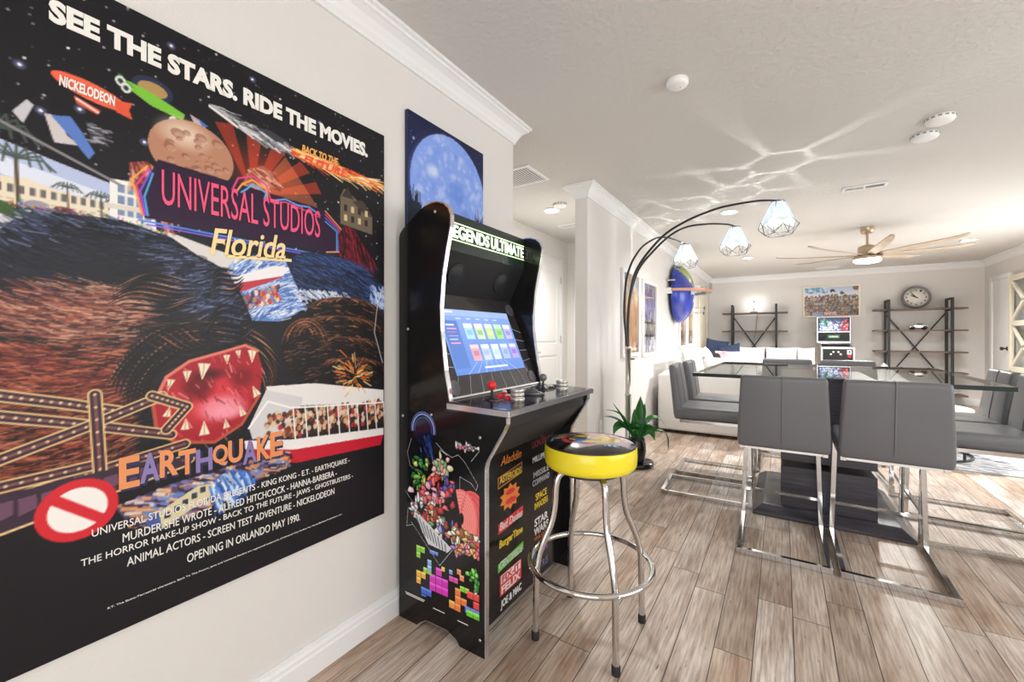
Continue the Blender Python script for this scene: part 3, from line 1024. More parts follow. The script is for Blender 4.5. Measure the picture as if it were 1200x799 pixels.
# search-light glow behind the sign and a pale cratered globe
for a in (-1.9, -1.55, -1.2, -.8, -.45):
    cv.poly([(.5, .25), (.5 + .24 * math.cos(a - .1), .25 + .13 * math.sin(a - .1)), (.5 + .24 * math.cos(a + .1), .25 + .13 * math.sin(a + .1))], 'e8482a', .55)
cv.ell(.53, .2, .13, .1, 'e04a28', .55, soft=.9)
cv.poly([(.6, .15), (.72, .245), (.5, .25)], 'f07a48', .5)
cv.ell(.35, .205, .098, .086, 'b98468')
cv.ell(.33, .175, .075, .05, 'ecd9c4', .85, soft=.8)
cv.ell(.36, .25, .07, .03, '9a4f40', .5, soft=.8)
for _ in range(26):
    a, q = rs.rand() * 6.28, rs.rand() ** .5 * .08
    s = .004 + rs.rand() * .012
    u, v = .35 + q * math.cos(a), .205 + q * math.sin(a) * .62
    cv.ell(u, v, s, s * .8, '8a5644', .6)
    cv.ell(u + s * .3, v + s * .25, s * .8, s * .6, 'd8b196', .5)
# red rock at either side of the sign
rock = [(.215, .25), (.25, .24), (.3, .262), (.31, .33), (.285, .345), (.26, .31), (.22, .29)]
cv.poly(rock, '7a2f2c')
cv.strokes(120, cv.inside(rock), 1.2, .022, .005, ['c67a62', 'a14a40', '5a201e', 'e2b49a'])
rock2 = [(.49, .2), (.53, .185), (.57, .195), (.57, .22), (.52, .225), (.48, .25), (.47, .24)]
cv.poly(rock2, 'b0604a')
cv.strokes(70, cv.inside(rock2), .4, .02, .005, ['e6b498', '8a3a30', 'c9765c'])
cv.ell(.482, .262, .022, .022, 'ff5a3a', .9, soft=.9)
# silver ship trailing flames
ship = [(.385, .103), (.42, .1), (.50, .112), (.6, .118), (.67, .135), (.6, .14), (.54, .145), (.47, .13)]
cv.poly(ship, 'b4b2b4')
cv.strokes(110, cv.inside(ship), .22, .03, .004, ['e8e8ec', '6a686c', '98969a', '2c2c30'])
cv.poly([(.51, .112), (.55, .107), (.61, .117), (.57, .126)], '3a3c46')
cv.poly([(.385, .104), (.46, .124), (.46, .129), (.385, .109)], 'e8e4e0')
fl_ = [(.62, .125), (.75, .122), (1., .131), (1., .139), (.9, .146), (.78, .15), (.62, .142)]
cv.poly(fl_, 'd8552c')
cv.strokes(160, cv.inside(fl_), .06, .06, .004, ['ffd27a', 'f08a3a', 'b8301c', 'ffefc0'])
# neon sign panel
neon = [(.272, .232), (.76, .240), (.795, .262), (.80, .335), (.74, .338), (.245, .335), (.235, .3)]
cv.poly(neon, '2a1030')
for k, c in enumerate(('4fb0e8', '7a5ae0', 'e8458a', 'f0a848')):
    q = k * .008
    cv.line([(.252 - q * .5, .33), (.245 - q, .30 - q), (.262 - q * .5, .258 - q * .4)], .004, c)
    cv.line([(.745, .336), (.785 + q * .6, .33), (.785 + q * .8, .283 - q * .3), (.74, .266 - q)], .004, c)
cv.line([(.235, .34), (.745, .345)], .005, '5a8af0')
cv.line([(.25, .345), (.74, .35)], .004, '8a6af0')
for k, c in enumerate(('e8458a', 'f0a848', '5ab0f0')):
    cv.line([(.445 + .012 * k, .25), (.46 + .012 * k, .225 + .008 * k), (.50, .212 + .008 * k), (.54, .222 + .008 * k), (.555 - .01 * k, .252)], .005, c)
cv.line([(.56, .25), (.6, .24), (.64, .246), (.68, .243), (.72, .255)], .005, '68a8f0')
cv.line([(.56, .255), (.6, .246), (.66, .252), (.72, .26)], .004, 'e8507a')
# mansion and dark red drapery on the right
cv.poly([(.80, .195), (.815, .175), (.86, .19), (.92, .21), (.94, .225), (.94, .27), (.80, .262)], '6f6252')
cv.poly([(.805, .195), (.83, .168), (.855, .195)], '3c342e')
cv.poly([(.85, .2), (.895, .19), (.945, .226), (.9, .222)], '453c34')
for i in range(4):
    for j in range(2):
        cv.rect(.815 + i * .03, .213 + j * .024, .828 + i * .03, .228 + j * .024, 'd9c08a' if (i + j) % 2 else '2a2622')
drape = [(.79, .29), (.82, .262), (.86, .27), (.91, .31), (.95, .34), (.95, .375), (.86, .365), (.80, .36)]
cv.poly(drape, '5a0f1c')
cv.strokes(110, cv.inside(drape), 1.3, .03, .005, ['9a1f30', '2e060e', '7a1626', '150408'])
# surf, white boat, dark blue wave
surf = [(.43, .40), (.5, .372), (.6, .37), (.64, .42), (.66, .47), (.58, .50), (.5, .50), (.44, .45)]
cv.poly(surf, '5f86c8')
cv.strokes(800, cv.inside(surf), lambda u, v: 5.6 + 3 * (u - .5), .022, .003, ['ffffff', 'c4d6f4', '3a5ca8', '8fb0e6'])
cv.poly([(.42, .425), (.56, .385), (.62, .383), (.585, .408), (.46, .44)], 'f2eff0')
cv.poly([(.43, .433), (.6, .402), (.585, .408), (.46, .447)], 'c03a44')
for _ in range(110):
    u = .46 + rs.rand() * .12
    cv.ell(u, .452 - (u - .46) * .22 + rs.rand() * .03, .006, .008, [rgb(h) for h in ('c98a5a', 'e0b088', '4a3a5a', 'c04048', '6a88c0', 'f0e0d0')][rs.randint(6)], .9)
wave = [(.6, .37), (.66, .345), (.78, .337), (.9, .36), (1, .40), (1, .46), (.86, .455), (.72, .43), (.64, .425)]
cv.poly(wave, '1d2745')
cv.ell(.8, .36, .2, .03, '3c5a98', .7, soft=.9)
cv.ell(.72, .41, .12, .02, '0c1020', .9, soft=.9)
cv.strokes(900, cv.inside(wave), lambda u, v: .25 + .5 * (u - .6), .03, .0026, ['2f4a86', '0c1020', '4a6aa8', '16203c', '10162a'], .6)
cv.strokes(90, lambda r: (.63 + r.rand() * .2, .425 + r.rand() * .02), .5, .02, .005, ['e8ecf4', 'a8b8d8'])
cv.strokes(90, lambda r: (.93 + r.rand() * .07, .40 + r.rand() * .05), 1, .02, .005, ['e8ecf4', '7a9ad8', 'b8c8ea'])
# the great dark shaggy mound with an ember-lit flank
mound = [(0, .40), (.03, .372), (.09, .352), (.2, .345), (.3, .36), (.36, .385), (.43, .405), (.47, .45), (.50, .50), (.53, .56), (.56, .6), (.52, .68), (.40, .735), (.25, .73), (0, .76)]
cv.poly(mound, '0e0e15')
for u, v, rx, ry, c, al in ((.16, .40, .22, .05, '3a4468', .7), (.05, .44, .12, .06, '2c3450', .7), (.12, .50, .16, .07, 'a85c48', .85), (.22, .475, .09, .04, 'd89878', .8), (.05, .585, .14, .09, '8a3426', .85), (.18, .60, .10, .08, '5c2019', .8),
                           (.30, .44, .10, .05, '14141c', .9), (.24, .52, .08, .03, '1a1214', .8), (.45, .47, .06, .04, '1a1a26', .9), (.36, .50, .07, .035, '6a4a3c', .7), (.46, .52, .05, .03, '2a2e42', .8), (.30, .60, .06, .06, '7a4630', .7), (.06, .70, .2, .05, '3c1a18', .7)):
    cv.ell(u, v, rx, ry, c, al, soft=.95)
def mound_col(u, v, r):
    g = r.rand()
    top = v - (.40 - .10 * math.exp(-((u - .17) / .16) ** 2) + .05 * (u > .3))
    if top < .035 + .05 * g:
        return ['8f9cc4', '4a5478', '2c3450', '151a2c', '2a3048', '10121c'][r.randint(6)]
    w = ((u - .14) / .15) ** 2 + ((v - .495) / .05) ** 2
    if w < .6 + .5 * g:
        return ['d89a7c', 'b8654c', '8a4434', 'e8b898', '4a1a16', '20121a'][r.randint(6)]
    if u < .24 and v > .55 - .05 * g:
        return ['a8482f', '6a261c', 'c06448', '3a120e', '1c0a0a', 'd08a64'][r.randint(6)]
    return ['0a0a10', '14141c', '1a1c28', '201a1c', '0c0c12'][r.randint(5)]
cv.strokes(9000, cv.inside(mound), lambda u, v: 2.75 - 1.1 * (v - .35) + (1.2 - 2.6 * u) * .8, .026, .0024, mound_col, .6)
# folded dark rock with copper-lit ridges around the glowing crater
KX, KY = .39, .64
for k in range(11):
    q = 1.08 + .05 * k
    a0, a1 = -3.35 + .05 * k, .35 - .09 * k
    for lo, hi in ((a0, a0 + (a1 - a0) * .46), (a0 + (a1 - a0) * .5, a1)):
        n_ = 22
        p_ = [(KX + .137 * q * math.cos(a) * (1 + .012 * math.sin(5 * a + k)), KY + .088 * q * math.sin(a) * (1 + .03 * math.sin(4 * a + 1.7 * k))) for a in np.linspace(lo, hi, n_)]
        for i in range(n_ - 1):
            wd = .011 * math.sin(PI * (i + .5) / (n_ - 1)) + .002
            cv.line([(p_[i][0], p_[i][1] + .003), (p_[i + 1][0], p_[i + 1][1] + .003)], wd, '0c0a0c', .85)
            lit = .5 + .5 * math.sin(.6 * i + 1.3 * k)
            cv.line(p_[i:i + 2], wd * .38, ['7a4a30', 'b8744a', 'e0a878', 'a85c48'][(k + (lo > -2)) % 4], .25 + .6 * lit)
def ridges(cx, cy, w, hgt, ang_, n_, cols):
    for k in range(n_):
        f = k / (n_ - 1) - .5
        m_ = 20
        ca, sa = math.cos(ang_), math.sin(ang_)
        p_ = []
        for s in range(m_):
            x = (s / (m_ - 1) - .5) * w * (1 - .5 * abs(f))
            y = f * hgt + hgt * .16 * math.sin(7 * x / w + 3.1 * f) + hgt * .5 * (x / w) ** 2
            p_.append((cx + x * ca - y * sa, cy + (x * sa + y * ca) * .66))
        for i in range(m_ - 1):
            wd = (hgt / n_) * .62 * math.sin(PI * (i + .5) / (m_ - 1)) + .001
            cv.line([(p_[i][0], p_[i][1] + .003), (p_[i + 1][0], p_[i + 1][1] + .003)], wd, '0c0a0e', .9)
            cv.line(p_[i:i + 2], wd * .5, cols[k % len(cols)], .4 + .4 * math.sin(.5 * i + k))
ridges(.27, .455, .20, .07, -.20, 8, ['c88a64', '8a5a44', 'e8b48c', 'b06a4c'])
ridges(.43, .425, .10, .06, -.5, 6, ['8a5a44', 'd8a078', '6a6a88'])
ridges(.31, .535, .17, .06, .35, 7, ['6a4030', 'b87850', '503026'])
ridges(.44, .505, .15, .085, -.35, 7, ['3c4260', '1c2030', '5a6484', '20222e'])
# crater of red glow with pale crystals
cr = [(.262, .645), (.29, .60), (.34, .575), (.42, .56), (.48, .548), (.515, .56), (.53, .60), (.52, .65), (.47, .70), (.40, .725), (.31, .715), (.27, .69)]
cv.poly(cr, 'a81f2c')
cv.ell(.39, .645, .12, .09, 'd83a44', .9, soft=.6)
cv.ell(.42, .665, .075, .045, 'f08a98', .9, soft=.5)
cv.ell(.36, .62, .05, .05, '5c0a14', .8, soft=.6)
cv.ell(.47, .61, .04, .04, '74101c', .8, soft=.6)
cv.strokes(90, cv.inside(cr), 1.0, .02, .003, ['f4b0a8', '8a1420', 'e25a5a', '5a0a12'], .55)
cv.ell(.43, .672, .06, .03, 'f4a0b0', .8, soft=.7)
cv.ell(.39, .60, .05, .022, '3c060e', .8, soft=.8)
for u, v, s, a in ((.30, .605, .018, 1.8), (.335, .592, .02, 1.6), (.375, .58, .03, 1.7), (.43, .566, .018, 1.5), (.46, .558, .016, 1.4), (.50, .558, .026, 1.6), (.29, .668, .018, -1.3), (.33, .695, .02, -1.5), (.375, .71, .026, -1.6), (.43, .704, .018, -1.7), (.475, .685, .02, -1.9), (.515, .65, .024, -2.0), (.275, .64, .015, .2)):
    cv.poly([(u - s * .5 * math.sin(a), v + s * .32 * math.cos(a)), (u + s * 1.5 * math.cos(a), v + s * 1. * math.sin(a)), (u + s * .5 * math.sin(a), v - s * .32 * math.cos(a))], 'f3e6cc')
    cv.line([(u, v), (u + s * 1.1 * math.cos(a), v + s * .75 * math.sin(a))], .003, 'c79a6a')
cv.line([(.262, .645), (.29, .60), (.34, .575), (.42, .56), (.48, .548), (.515, .56)], .008, 'e07a6a')
cv.line([(.262, .645), (.27, .69), (.31, .715), (.40, .727), (.47, .702), (.52, .65)], .008, 'b8543c')
# banded boulders on the right
for cx, cy2, s_ in ((.83, .475, .8), (.80, .52, .95), (.80, .57, .95), (.83, .62, .85), (.67, .555, .42)):
    bl = [(min(1, cx + .2 * s_ * math.cos(a)), cy2 + .038 * math.sin(a) * (1 if s_ > .5 else 1.7)) for a in np.linspace(0, 6.1, 24)]
    cv.poly(bl, '120d0c')
    for k in range(9):
        q = 1 - k * .1
        p_ = [(cx + .195 * s_ * q * math.cos(a), cy2 + .037 * q * math.sin(a) * (1 if s_ > .5 else 1.7) - .0035 * k) for a in np.linspace(-3.0, -.2, 18)]
        for i in range(17):
            if p_[i + 1][0] < .995:
                cv.line(p_[i:i + 2], .0055, ['8a4e30', '2a1812', 'c07c50', '1a100e', '5c3422'][k % 5], .35 + .5 * math.sin(PI * (i + .5) / 17) * (1 - .06 * k))
    cv.strokes(160, cv.inside(bl), lambda u, v: .1 + 2. * (u - .8), .02, .0022, ['a8603a', '1a100c', 'd8986a', '0c0808'], .5)
# red and white tram
cv.poly([(.54, .633), (.70, .636), (.995, .672), (.995, .705), (.62, .68), (.545, .662)], 'e9e4e0')
cv.poly([(.49, .71), (.54, .64), (.66, .665), (.62, .745), (.5, .735)], 'd4d2d4')
cv.poly([(.62, .685), (.995, .705), (.995, .775), (.64, .752)], '2b2320')
for _ in range(330):
    u = .54 + rs.rand() * .45
    v = .69 + rs.rand() * .055 + (u - .6) * .02
    cv.ell(u, v, .007, .009, [rgb(h) for h in ('c98a5a', 'e0b088', '6a3a2a', 'b03038', 'd8c8a8', '3a2a28', 'e8d0b8')][rs.randint(7)], .9)
for k in range(10):
    u = .625 + k * .041
    cv.line([(u, .682 + (u - .62) * .06), (u + .008, .752 + (u - .62) * .06)], .005, 'f0ece8')
cv.line([(.49, .712), (.545, .664), (.62, .684), (.995, .705)], .006, 'f6f2ee')
cv.poly([(.478, .735), (.62, .752), (.995, .772), (.995, .79), (.63, .775), (.48, .752)], 'f1edea')
cv.poly([(.48, .752), (.63, .775), (.995, .79), (.98, .815), (.64, .805), (.5, .777)], 'c81f34')
cv.strokes(80, lambda r: (.86 + r.randn() * .025, .625 + r.randn() * .016), lambda u, v: math.atan2(v - .63, u - .86), .03, .003, ['ffe8a0', 'f0a040', 'ff7a30'])
cv.line([(.99, .40), (.965, .45), (.95, .52), (.99, .60)], .004, 'd8dce8', .8)
# crossed trestle rails at the lower left
for pts in ([(0, .608), (.1, .628), (.2, .65)], [(0, .636), (.12, .66), (.3, .70)], [(0, .70), (.14, .668), (.28, .632)], [(.02, .755), (.14, .74), (.33, .72)], [(.0, .775), (.15, .757), (.34, .748)], [(.0, .735), (.15, .728)], [(.155, .62), (.165, .755)], [(.26, .63), (.335, .655), (.29, .69)]):
    cv.line(pts, .026, 'e8c48a')
    cv.line(pts, .019, '3c2530')
    cv.line(pts, .006, '8a5a56', .8)
    for (xa, ya), (xb, yb) in zip(pts[:-1], pts[1:]):
        for k in range(7):
            cv.ell(xa + (xb - xa) * k / 7, ya + (yb - ya) * k / 7, .003, .003, 'e8d0a0', .9)
cv.poly([(0, .745), (.3, .735), (.34, .76), (.1, .785), (0, .80)], '3a2a38')
for k in range(9):
    u = .005 + k * .033
    cv.poly([(u, .757 - u * .04), (u + .026, .755 - u * .04), (u + .027, .775 - u * .06), (u + .001, .782 - u * .07)], '6c4a60')
cv.line([(0, .80), (.12, .785), (.33, .76)], .005, 'e8c48a')
# rubble, dust and a small pale train under the word
dust = [(.19, .80), (.3, .785), (.5, .775), (.61, .775), (.6, .805), (.46, .83), (.33, .85), (.22, .84)]
cv.poly(dust, '5a4668')
cv.strokes(420, cv.inside(dust), .3, .018, .007, ['8a7aa8', '3c2c48', 'c88a5a', 'e8d8d0', '6a88c8', '2a2030', 'f0a860'], .8)
cv.poly([(.25, .835), (.36, .80), (.4, .805), (.39, .825), (.28, .858), (.25, .85)], 'd9cfa8')
for k in range(5):
    cv.rect(.285 + k * .02, .832 - k * .007, .298 + k * .02, .842 - k * .007, '3a3c4a')
cv.poly([(.25, .835), (.275, .828), (.28, .857), (.25, .85)], '4a5a9a')
blue = [(.38, .80), (.45, .785), (.5, .80), (.47, .83), (.4, .845)]
cv.strokes(160, cv.inside(blue), 1.2, .03, .005, ['a8ccf8', '4a80d8', 'e8f4ff', '2c58a8'])
# red ring with a bar
cv.ell(.128, .79, .068, .068, 'd32a34')
cv.ell(.128, .79, .049, .049, 'f4efe9')
cv.line([(.09, .768), (.166, .812)], .021, 'd32a34')
print_mesh('artwork', cv, basis(UV(.5, .5), (0, 1, 0), (0, 0, 1), (1, 0, 0)), PW - .002, PH - .002, PRINT, poster)
def poster_text(name, body, u0, u1, v0, v1, m, rot=0., **k):
    M = basis(UV((u0 + u1) / 2, (v0 + v1) / 2, .0006), (0, 1, 0), (0, 0, 1), (1, 0, 0)) @ Matrix.Rotation(R(rot), 4, 'Z')
    return lettering(name, body, (u1 - u0) * PW, (v1 - v0) * PH, M, m, poster, **k)
poster_text('headline', 'SEE THE STARS. RIDE THE MOVIES.', .082, .918, .044, .078, WHITE_PRINT, bold=.05)
poster_text('blimp_lettering', 'NICKELODEON', .098, .190, .151, .167, WHITE_PRINT, rot=-3, bold=.035)
poster_text('flame_lettering', 'BACK TO THE', .655, .79, .110, .127, mat('orange_print', 'f4b25a', .4), bold=.03, shear=.2)
poster_text('flame_lettering', 'FUTURE', .66, .83, .130, .148, mat('red_print', 'f0583a', .4), bold=.03, shear=.3)
NEONP = mat('pink_neon_print', 'f0507e', .4)
poster_text('neon_lettering', 'UNIVERSAL STUDIOS', .28, .72, .247, .307, NEONP, bold=.0)
poster_text('script_lettering', 'Florida', .385, .60, .325, .375, mat('yellow_print', 'f8dc9a', .4), rot=5, bold=.014, shear=.35)
poster_text('script_underline', '_', .43, .62, .371, .377, mat('yellow_print'), rot=5)
for k_, (ch, dv) in enumerate(zip('EARTHQUAKE', (.004, .002, .0, .004, .006, .003, .0, .006, .003, .0))):
    u_ = .198 + .0395 * k_
    q_ = .020 + .0012 * abs(k_ - 4.5)
    v_ = .748 + .001 * k_ - .002 + dv
    poster_text('block_lettering', ch, u_ + .003, u_ + .040, v_ - q_ + .004, v_ + q_ + .004, mat('dark_blue_print', '1c2050', .4), bold=.06, depth=.0008)
    poster_text('block_lettering', ch, u_ - .001, u_ + .038, v_ - q_, v_ + q_, mat(('orange_block_print', 'violet_block_print')[k_ % 3 == 1], ('e8935a', '8a78b0')[k_ % 3 == 1], .4), bold=.03, depth=.0015)
for i, (tx, a, c) in enumerate((('UNIVERSAL STUDIOS FLORIDA PRESENTS - KING KONG - E.T. - EARTHQUAKE -', .150, .838), ('MURDER SHE WROTE - ALFRED HITCHCOCK - HANNA-BARBERA -', .204, .785), ('THE HORROR MAKE-UP SHOW - BACK TO THE FUTURE - JAWS - GHOSTBUSTERS -', .132, .852), ('ANIMAL ACTORS - SCREEN TEST ADVENTURE - NICKELODEON', .212, .775))):
    poster_text('credit_line', tx, a, c, .8255 + .0205 * i, .8395 + .0205 * i, WHITE_PRINT, bold=.0)
poster_text('opening_line', 'OPENING IN ORLANDO MAY 1990.', .335, .648, .9165, .932, WHITE_PRINT)
poster_text('small_print', "E.T. The Extra-Terrestrial characters, Back To The Future, Jaws and Universal Studios are registered trademarks of Universal City Studios, Inc. Hanna-Barbera Productions, Inc.", .177, .806, .954, .9575, WHITE_PRINT)

# ------------------------------------------------------------------ night print above the arcade cabinet
my0, my1, mz0, mz1 = 1.287, 1.83, 1.34, 2.15
moon = thing('canvas_print', 'dark blue canvas print of a big pale moon above the arcade cabinet', 'picture', (WX, 1.56, mz0))
MB().box((WX + .0005, my0, mz0), (WX + .019, my1, mz1)).build('stretcher', mat('night_blue_canvas', '1a2348', .6), moon, bevel=.002, seg=1)
cv = Canvas(150, 224, rgb('1c2a5c'), 9)
for j in range(cv.h):
    k = j / cv.h
    cv.a[j] = np.array(rgb('141d40')) * (1 - k) + np.array(rgb('2c4690')) * k
for _ in range(150):
    u, v = cv.r.rand(), cv.r.rand() * .6
    g = cv.r.rand()
    cv.ell(u, v, .004, .004, (g, g, 1), .5)
cv.ell(.06, .14, .02, .02, 'dfe6ff', .9, soft=.9)
cv.ell(.52, .355, .535, .515, 'b9c8f8', .45, soft=.12)
cv.ell(.52, .355, .498, .498, '86a4ee')
mk = lambda r: (lambda a, q: (.52 + q * math.cos(a), .355 + q * .66 * math.sin(a)))(r.rand() * 6.28, .485 * r.rand() ** .5)
for _ in range(420):
    u, v = mk(cv.r)
    s = .01 + .05 * cv.r.rand() ** 2
    cv.ell(u, v, s, s * .8, ['a9c0f6', '6f92e6', 'c9d8fb', '7d9fee', 'dbe6fd'][cv.r.randint(5)], .35, cv.r.rand() * 3, soft=.6)
for u, v, s in ((.28, .27, .1), (.33, .5, .12), (.75, .58, .16), (.55, .62, .14)):
    cv.ell(u, v, s, s * .7, 'dfe9fd', .75, soft=.7)
for u, v, s in ((.6, .34, .15), (.72, .46, .09), (.3, .6, .08), (.68, .6, .07)):
    cv.ell(u, v, s, s, '5f88e2', .6, soft=.6)
for k in range(26):
    u = .0 + (k % 13) * .012 + (.86 if k > 12 else 0)
    h_ = .07 + .05 * cv.r.rand()
    cv.poly([(u - .025, .76), (u, .55 - 1.6 * h_), (u + .025, .76)], '141c34', .95)
cv.rect(0, .72, 1, 1, '0d1322', .9)
print_mesh('moon_artwork', cv, face_px(WX + .0195, (my0 + my1) / 2, (mz0 + mz1) / 2), my1 - my0 - .002, mz1 - mz0 - .002, PRINT, moon)

# ------------------------------------------------------------------ the arcade cabinet (back against the left wall, facing the room)
AY0, AY1, TH = 1.235, 1.98, .018
arc = thing('arcade_cabinet', 'tall black upright arcade cabinet against the left wall beside the poster', 'arcade cabinet', (-1.1, (AY0 + AY1) / 2, 0))
prof = [(-1.352, 0), (-1.25, 0), (-1.235, .012), (-1.2, .036), (-1.09, .038), (-1.045, .02), (-1.025, 0), (-.905, 0), (-.905, .69), (-.899, .715), (-.825, .835), (-.812, .86), (-.812, .892), (-1.072, .905),
        (-1.085, .975), (-1.1, 1.038), (-1.12, 1.19), (-1.124, 1.283), (-1.113, 1.405), (-1.092, 1.509), (-1.072, 1.59), (-1.07, 1.637), (-1.082, 1.665), (-1.105, 1.686), (-1.14, 1.697), (-1.172, 1.699), (-1.205, 1.692), (-1.237, 1.677), (-1.328, 1.618), (-1.345, 1.602), (-1.352, 1.585)]
for ya in (AY0, AY1 - TH):
    sp = MB().prism(prof, 'y', ya, ya + TH).build('side_panel', BLACK_GLOSS, arc)
    edge = [(x, ya + TH / 2, z) for x, z in prof[7:14]]
    b = MB().bar(edge, TH + .002, .005, (0, 1, 0))
    b.bar([(x, ya + TH / 2, z) for x, z in prof[13:27]], TH + .002, .005, (0, 1, 0))
    b.bar([(x, ya + TH / 2, z) for x, z in prof[1:7]], TH + .001, .002, (0, 1, 0))
    b.build('edge_trim', SILVERTRIM, sp)
    if ya == AY0:
        for x, z in ((-1.33, .84), (-1.17, .86), (-.93, .80), (-1.3, 1.2), (-1.15, 1.66), (-.93, .06), (-.935, .42)):
            MB().lathe([(.006, 0), (.006, .0012), (.001, .0018)], 12, M=basis((x, ya, z), (1, 0, 0), (0, 0, 1), (0, -1, 0))).build('screw_cap', STEEL, sp)
        side = sp
iy0, iy1 = AY0 + TH, AY1 - TH
MB().box((-1.345, iy0, .05), (-1.33, iy1, 1.60)).build('back_panel', BLACK, arc)
FXP = -.955
MB().box((FXP - .015, iy0, .05), (FXP, iy1, .70)).build('front_panel', BLACK_GLOSS, arc)
MB().prism([(FXP, .70), (-.83, .835), (-.83, .885), (FXP - .015, .885), (FXP - .015, .70)], 'y', iy0, iy1).build('apron', BLACK, arc, bevel=.002, seg=1)
# control deck
deck = MB().prism([(-1.085, .886), (-.80, .886), (-.797, .892), (-.797, .906), (-.80, .911), (-1.085, .921)], 'y', AY0 - .008, AY1 + .008).build('control_deck', mat('deck_laminate', (.02, .015, .028), .08, coat=.4), arc)
b = MB()
b.bar([(-1.08, AY0 - .009, .904), (-.798, AY0 - .009, .899), (-.795, AY1 + .009, .899), (-1.08, AY1 + .009, .904)], .021, .004, (0, 0, 1))
b.build('deck_trim', SILVERTRIM, deck)
cv = Canvas(150, 60, rgb('16101c'), 3)
for k in range(12):
    cv.line([(.02 + k * .085, 1), (.1 + k * .07, 0)], .006, '4a4468')
for k in range(5):
    cv.line([(0, .1 + k * .2), (1, .12 + k * .2)], .004, '3c3852')
cv.poly([(.0, 1), (.14, 1), (.2, .4), (0, .5)], '3a1420', .8)
cv.poly([(.4, 0), (.6, 0), (.58, .7), (.45, .8)], '2c2a30')
zz = lambda x: .9112 + (-x - .80) / .285 * .01
M = basis((-.94, (AY0 + AY1) / 2, zz(-.94) + .0004), (0, 1, 0), (-1, 0, .035), (.035, 0, 1))
print_mesh('deck_graphic', cv, M, .70, .26, PRINT_GLOSS, deck)
RED = mat('red_plastic', 'e0232c', .25)
GREY = mat('grey_plastic', '6f6d6a', .3)
WHITEB = mat('ivory_plastic', 'efeae0', .25)
def joystick(x, y, m):
    b = MB()
    z = zz(x)
    b.lathe([(.03, 0), (.03, .004), (.012, .006), (.010, .012), (.0055, .014), (.0055, .045)], 20, M=Matrix.Translation((x, y, z)))
    s = b.build('joystick', BLACK, deck)
    MB().ball((x, y, z + .058), .0185, 18).build('ball_top', m, s)
    MB().box((x - .04, y - .028, z), (x + .04, y + .028, z + .0015)).build('joystick_plate', mat('pink_plate', 'a8707a', .2), s)
joystick(-.975, 1.375, RED)
joystick(-.955, 1.765, GREY)
def button(x, y, m, r=.0125):
    z = zz(x)
    b = MB().lathe([(r * 1.35, 0), (r * 1.35, .004), (r * 1.1, .006), (r, .006), (r, .009), (r * .8, .011), (.001, .0108)], 20, M=Matrix.Translation((x, y, z)))
    b.build('push_button', m, deck)
for i, (dx, dy) in enumerate(((0, 0), (-.02, .038), (-.022, .078), (.04, .004), (.02, .042), (.018, .082))):
    button(-.985 + dx, 1.435 + dy, RED if i not in (4,) else WHITEB)
    button(-.985 + dx, 1.83 + dy * .9, BLACK if i % 2 else WHITEB)
for yy in (1.57, 1.605, 1.64):
    button(-1.045, yy, WHITEB if yy < 1.6 else BLACK, .009)
def spinner(x, y):
    z = zz(x)
    s = MB().lathe([(.030, 0), (.030, .006), (.024, .008), (.024, .012), (.029, .013), (.029, .024), (.026, .026), (.026, .029), (.029, .030), (.029, .040), (.025, .043), (.001, .043)], 28, M=Matrix.Translation((x, y, z))).build('spinner', mat('satin_silver', 'd2cec6', .25, .6), deck)
spinner(-.905, 1.455)
spinner(-.905, 1.865)
b = MB().lathe([(.055, 0), (.055, .004), (.048, .007), (.036, .007)], 32, M=Matrix.Translation((-.925, 1.61, zz(-.925))), cap1=False)
tb = b.build('trackball', BLACK, deck)
MB().ball((-.925, 1.61, zz(-.925) - .006), .034, 24).build('ball', mat('smoke_ball', (.08, .08, .085), .08), tb)
# monitor: bezel, screen, corner ornaments
bz0, bz1 = Vector((-1.09, 0, .921)), Vector((-1.27, 0, 1.357))
up = (bz1 - bz0).normalized()
nrm = Vector((up.z, 0, -up.x))
def bz(y, s, d=0):
    q = bz0 + up * s + nrm * d
    return Vector((q.x, y, q.z))
SL = (bz1 - bz0).length
b = MB()
q = [bz(iy0, 0), bz(iy1, 0), bz(iy1, SL), bz(iy0, SL)]
b.add(q + [v - nrm * .012 for v in q], [(0, 1, 2, 3), (7, 6, 5, 4), (0, 4, 5, 1), (1, 5, 6, 2), (2, 6, 7, 3), (3, 7, 4, 0)])
bezel = b.build('monitor_bezel', mat('bezel_charcoal', (.035, .03, .032), .25, coat=.3), arc)
LN = mat('pale_line_print', 'a9b4c8', .4)
b = MB()
def strip(b, y0, s0, y1, s1, w=.0025, d=.0012):
    b.bar([bz(y0, s0, d), bz(y1, s1, d)], w, .0012, Vector((0, 1, 0)).cross(nrm) if abs(y1 - y0) > abs(s1 - s0) else (0, 1, 0))
for k in range(8):
    y = 1.30 + k * .09
    strip(b, y, .004, 1.61 + (y - 1.61) * .86, .088)
for k in range(4):
    strip(b, iy0 + .004, .14 + k * .05, 1.335, .13 + k * .06)
    strip(b, iy1 - .004, .14 + k * .05, 1.885, .13 + k * .06)
b.build('grid_line', LN, bezel)
b = MB()
b.bar([bz(iy0, .003, .004), bz(iy1, .003, .004)], .008, .008, nrm)
b.build('bezel_trim', SILVERTRIM, bezel)
for y, s in ((1.30, .045), (1.92, .045), (1.925, SL - .05)):
    MB().lathe([(.034, 0), (.034, .002), (.028, .003), (.026, .002), (.018, .003), (.016, .002), (.008, .003), (.001, .003)], 28, M=basis(bz(y, s, .0006), (0, 1, 0), up, nrm)).build('corner_emblem', mat('emblem_grey', '57555c', .3), bezel)
cv = Canvas(170, 104, rgb('6d8fd0'), 4)
for j in range(cv.h):
    cv.a[j] = np.array(rgb('8aa6dc')) * (1 - j / cv.h) + np.array(rgb('5f86d0')) * (j / cv.h)
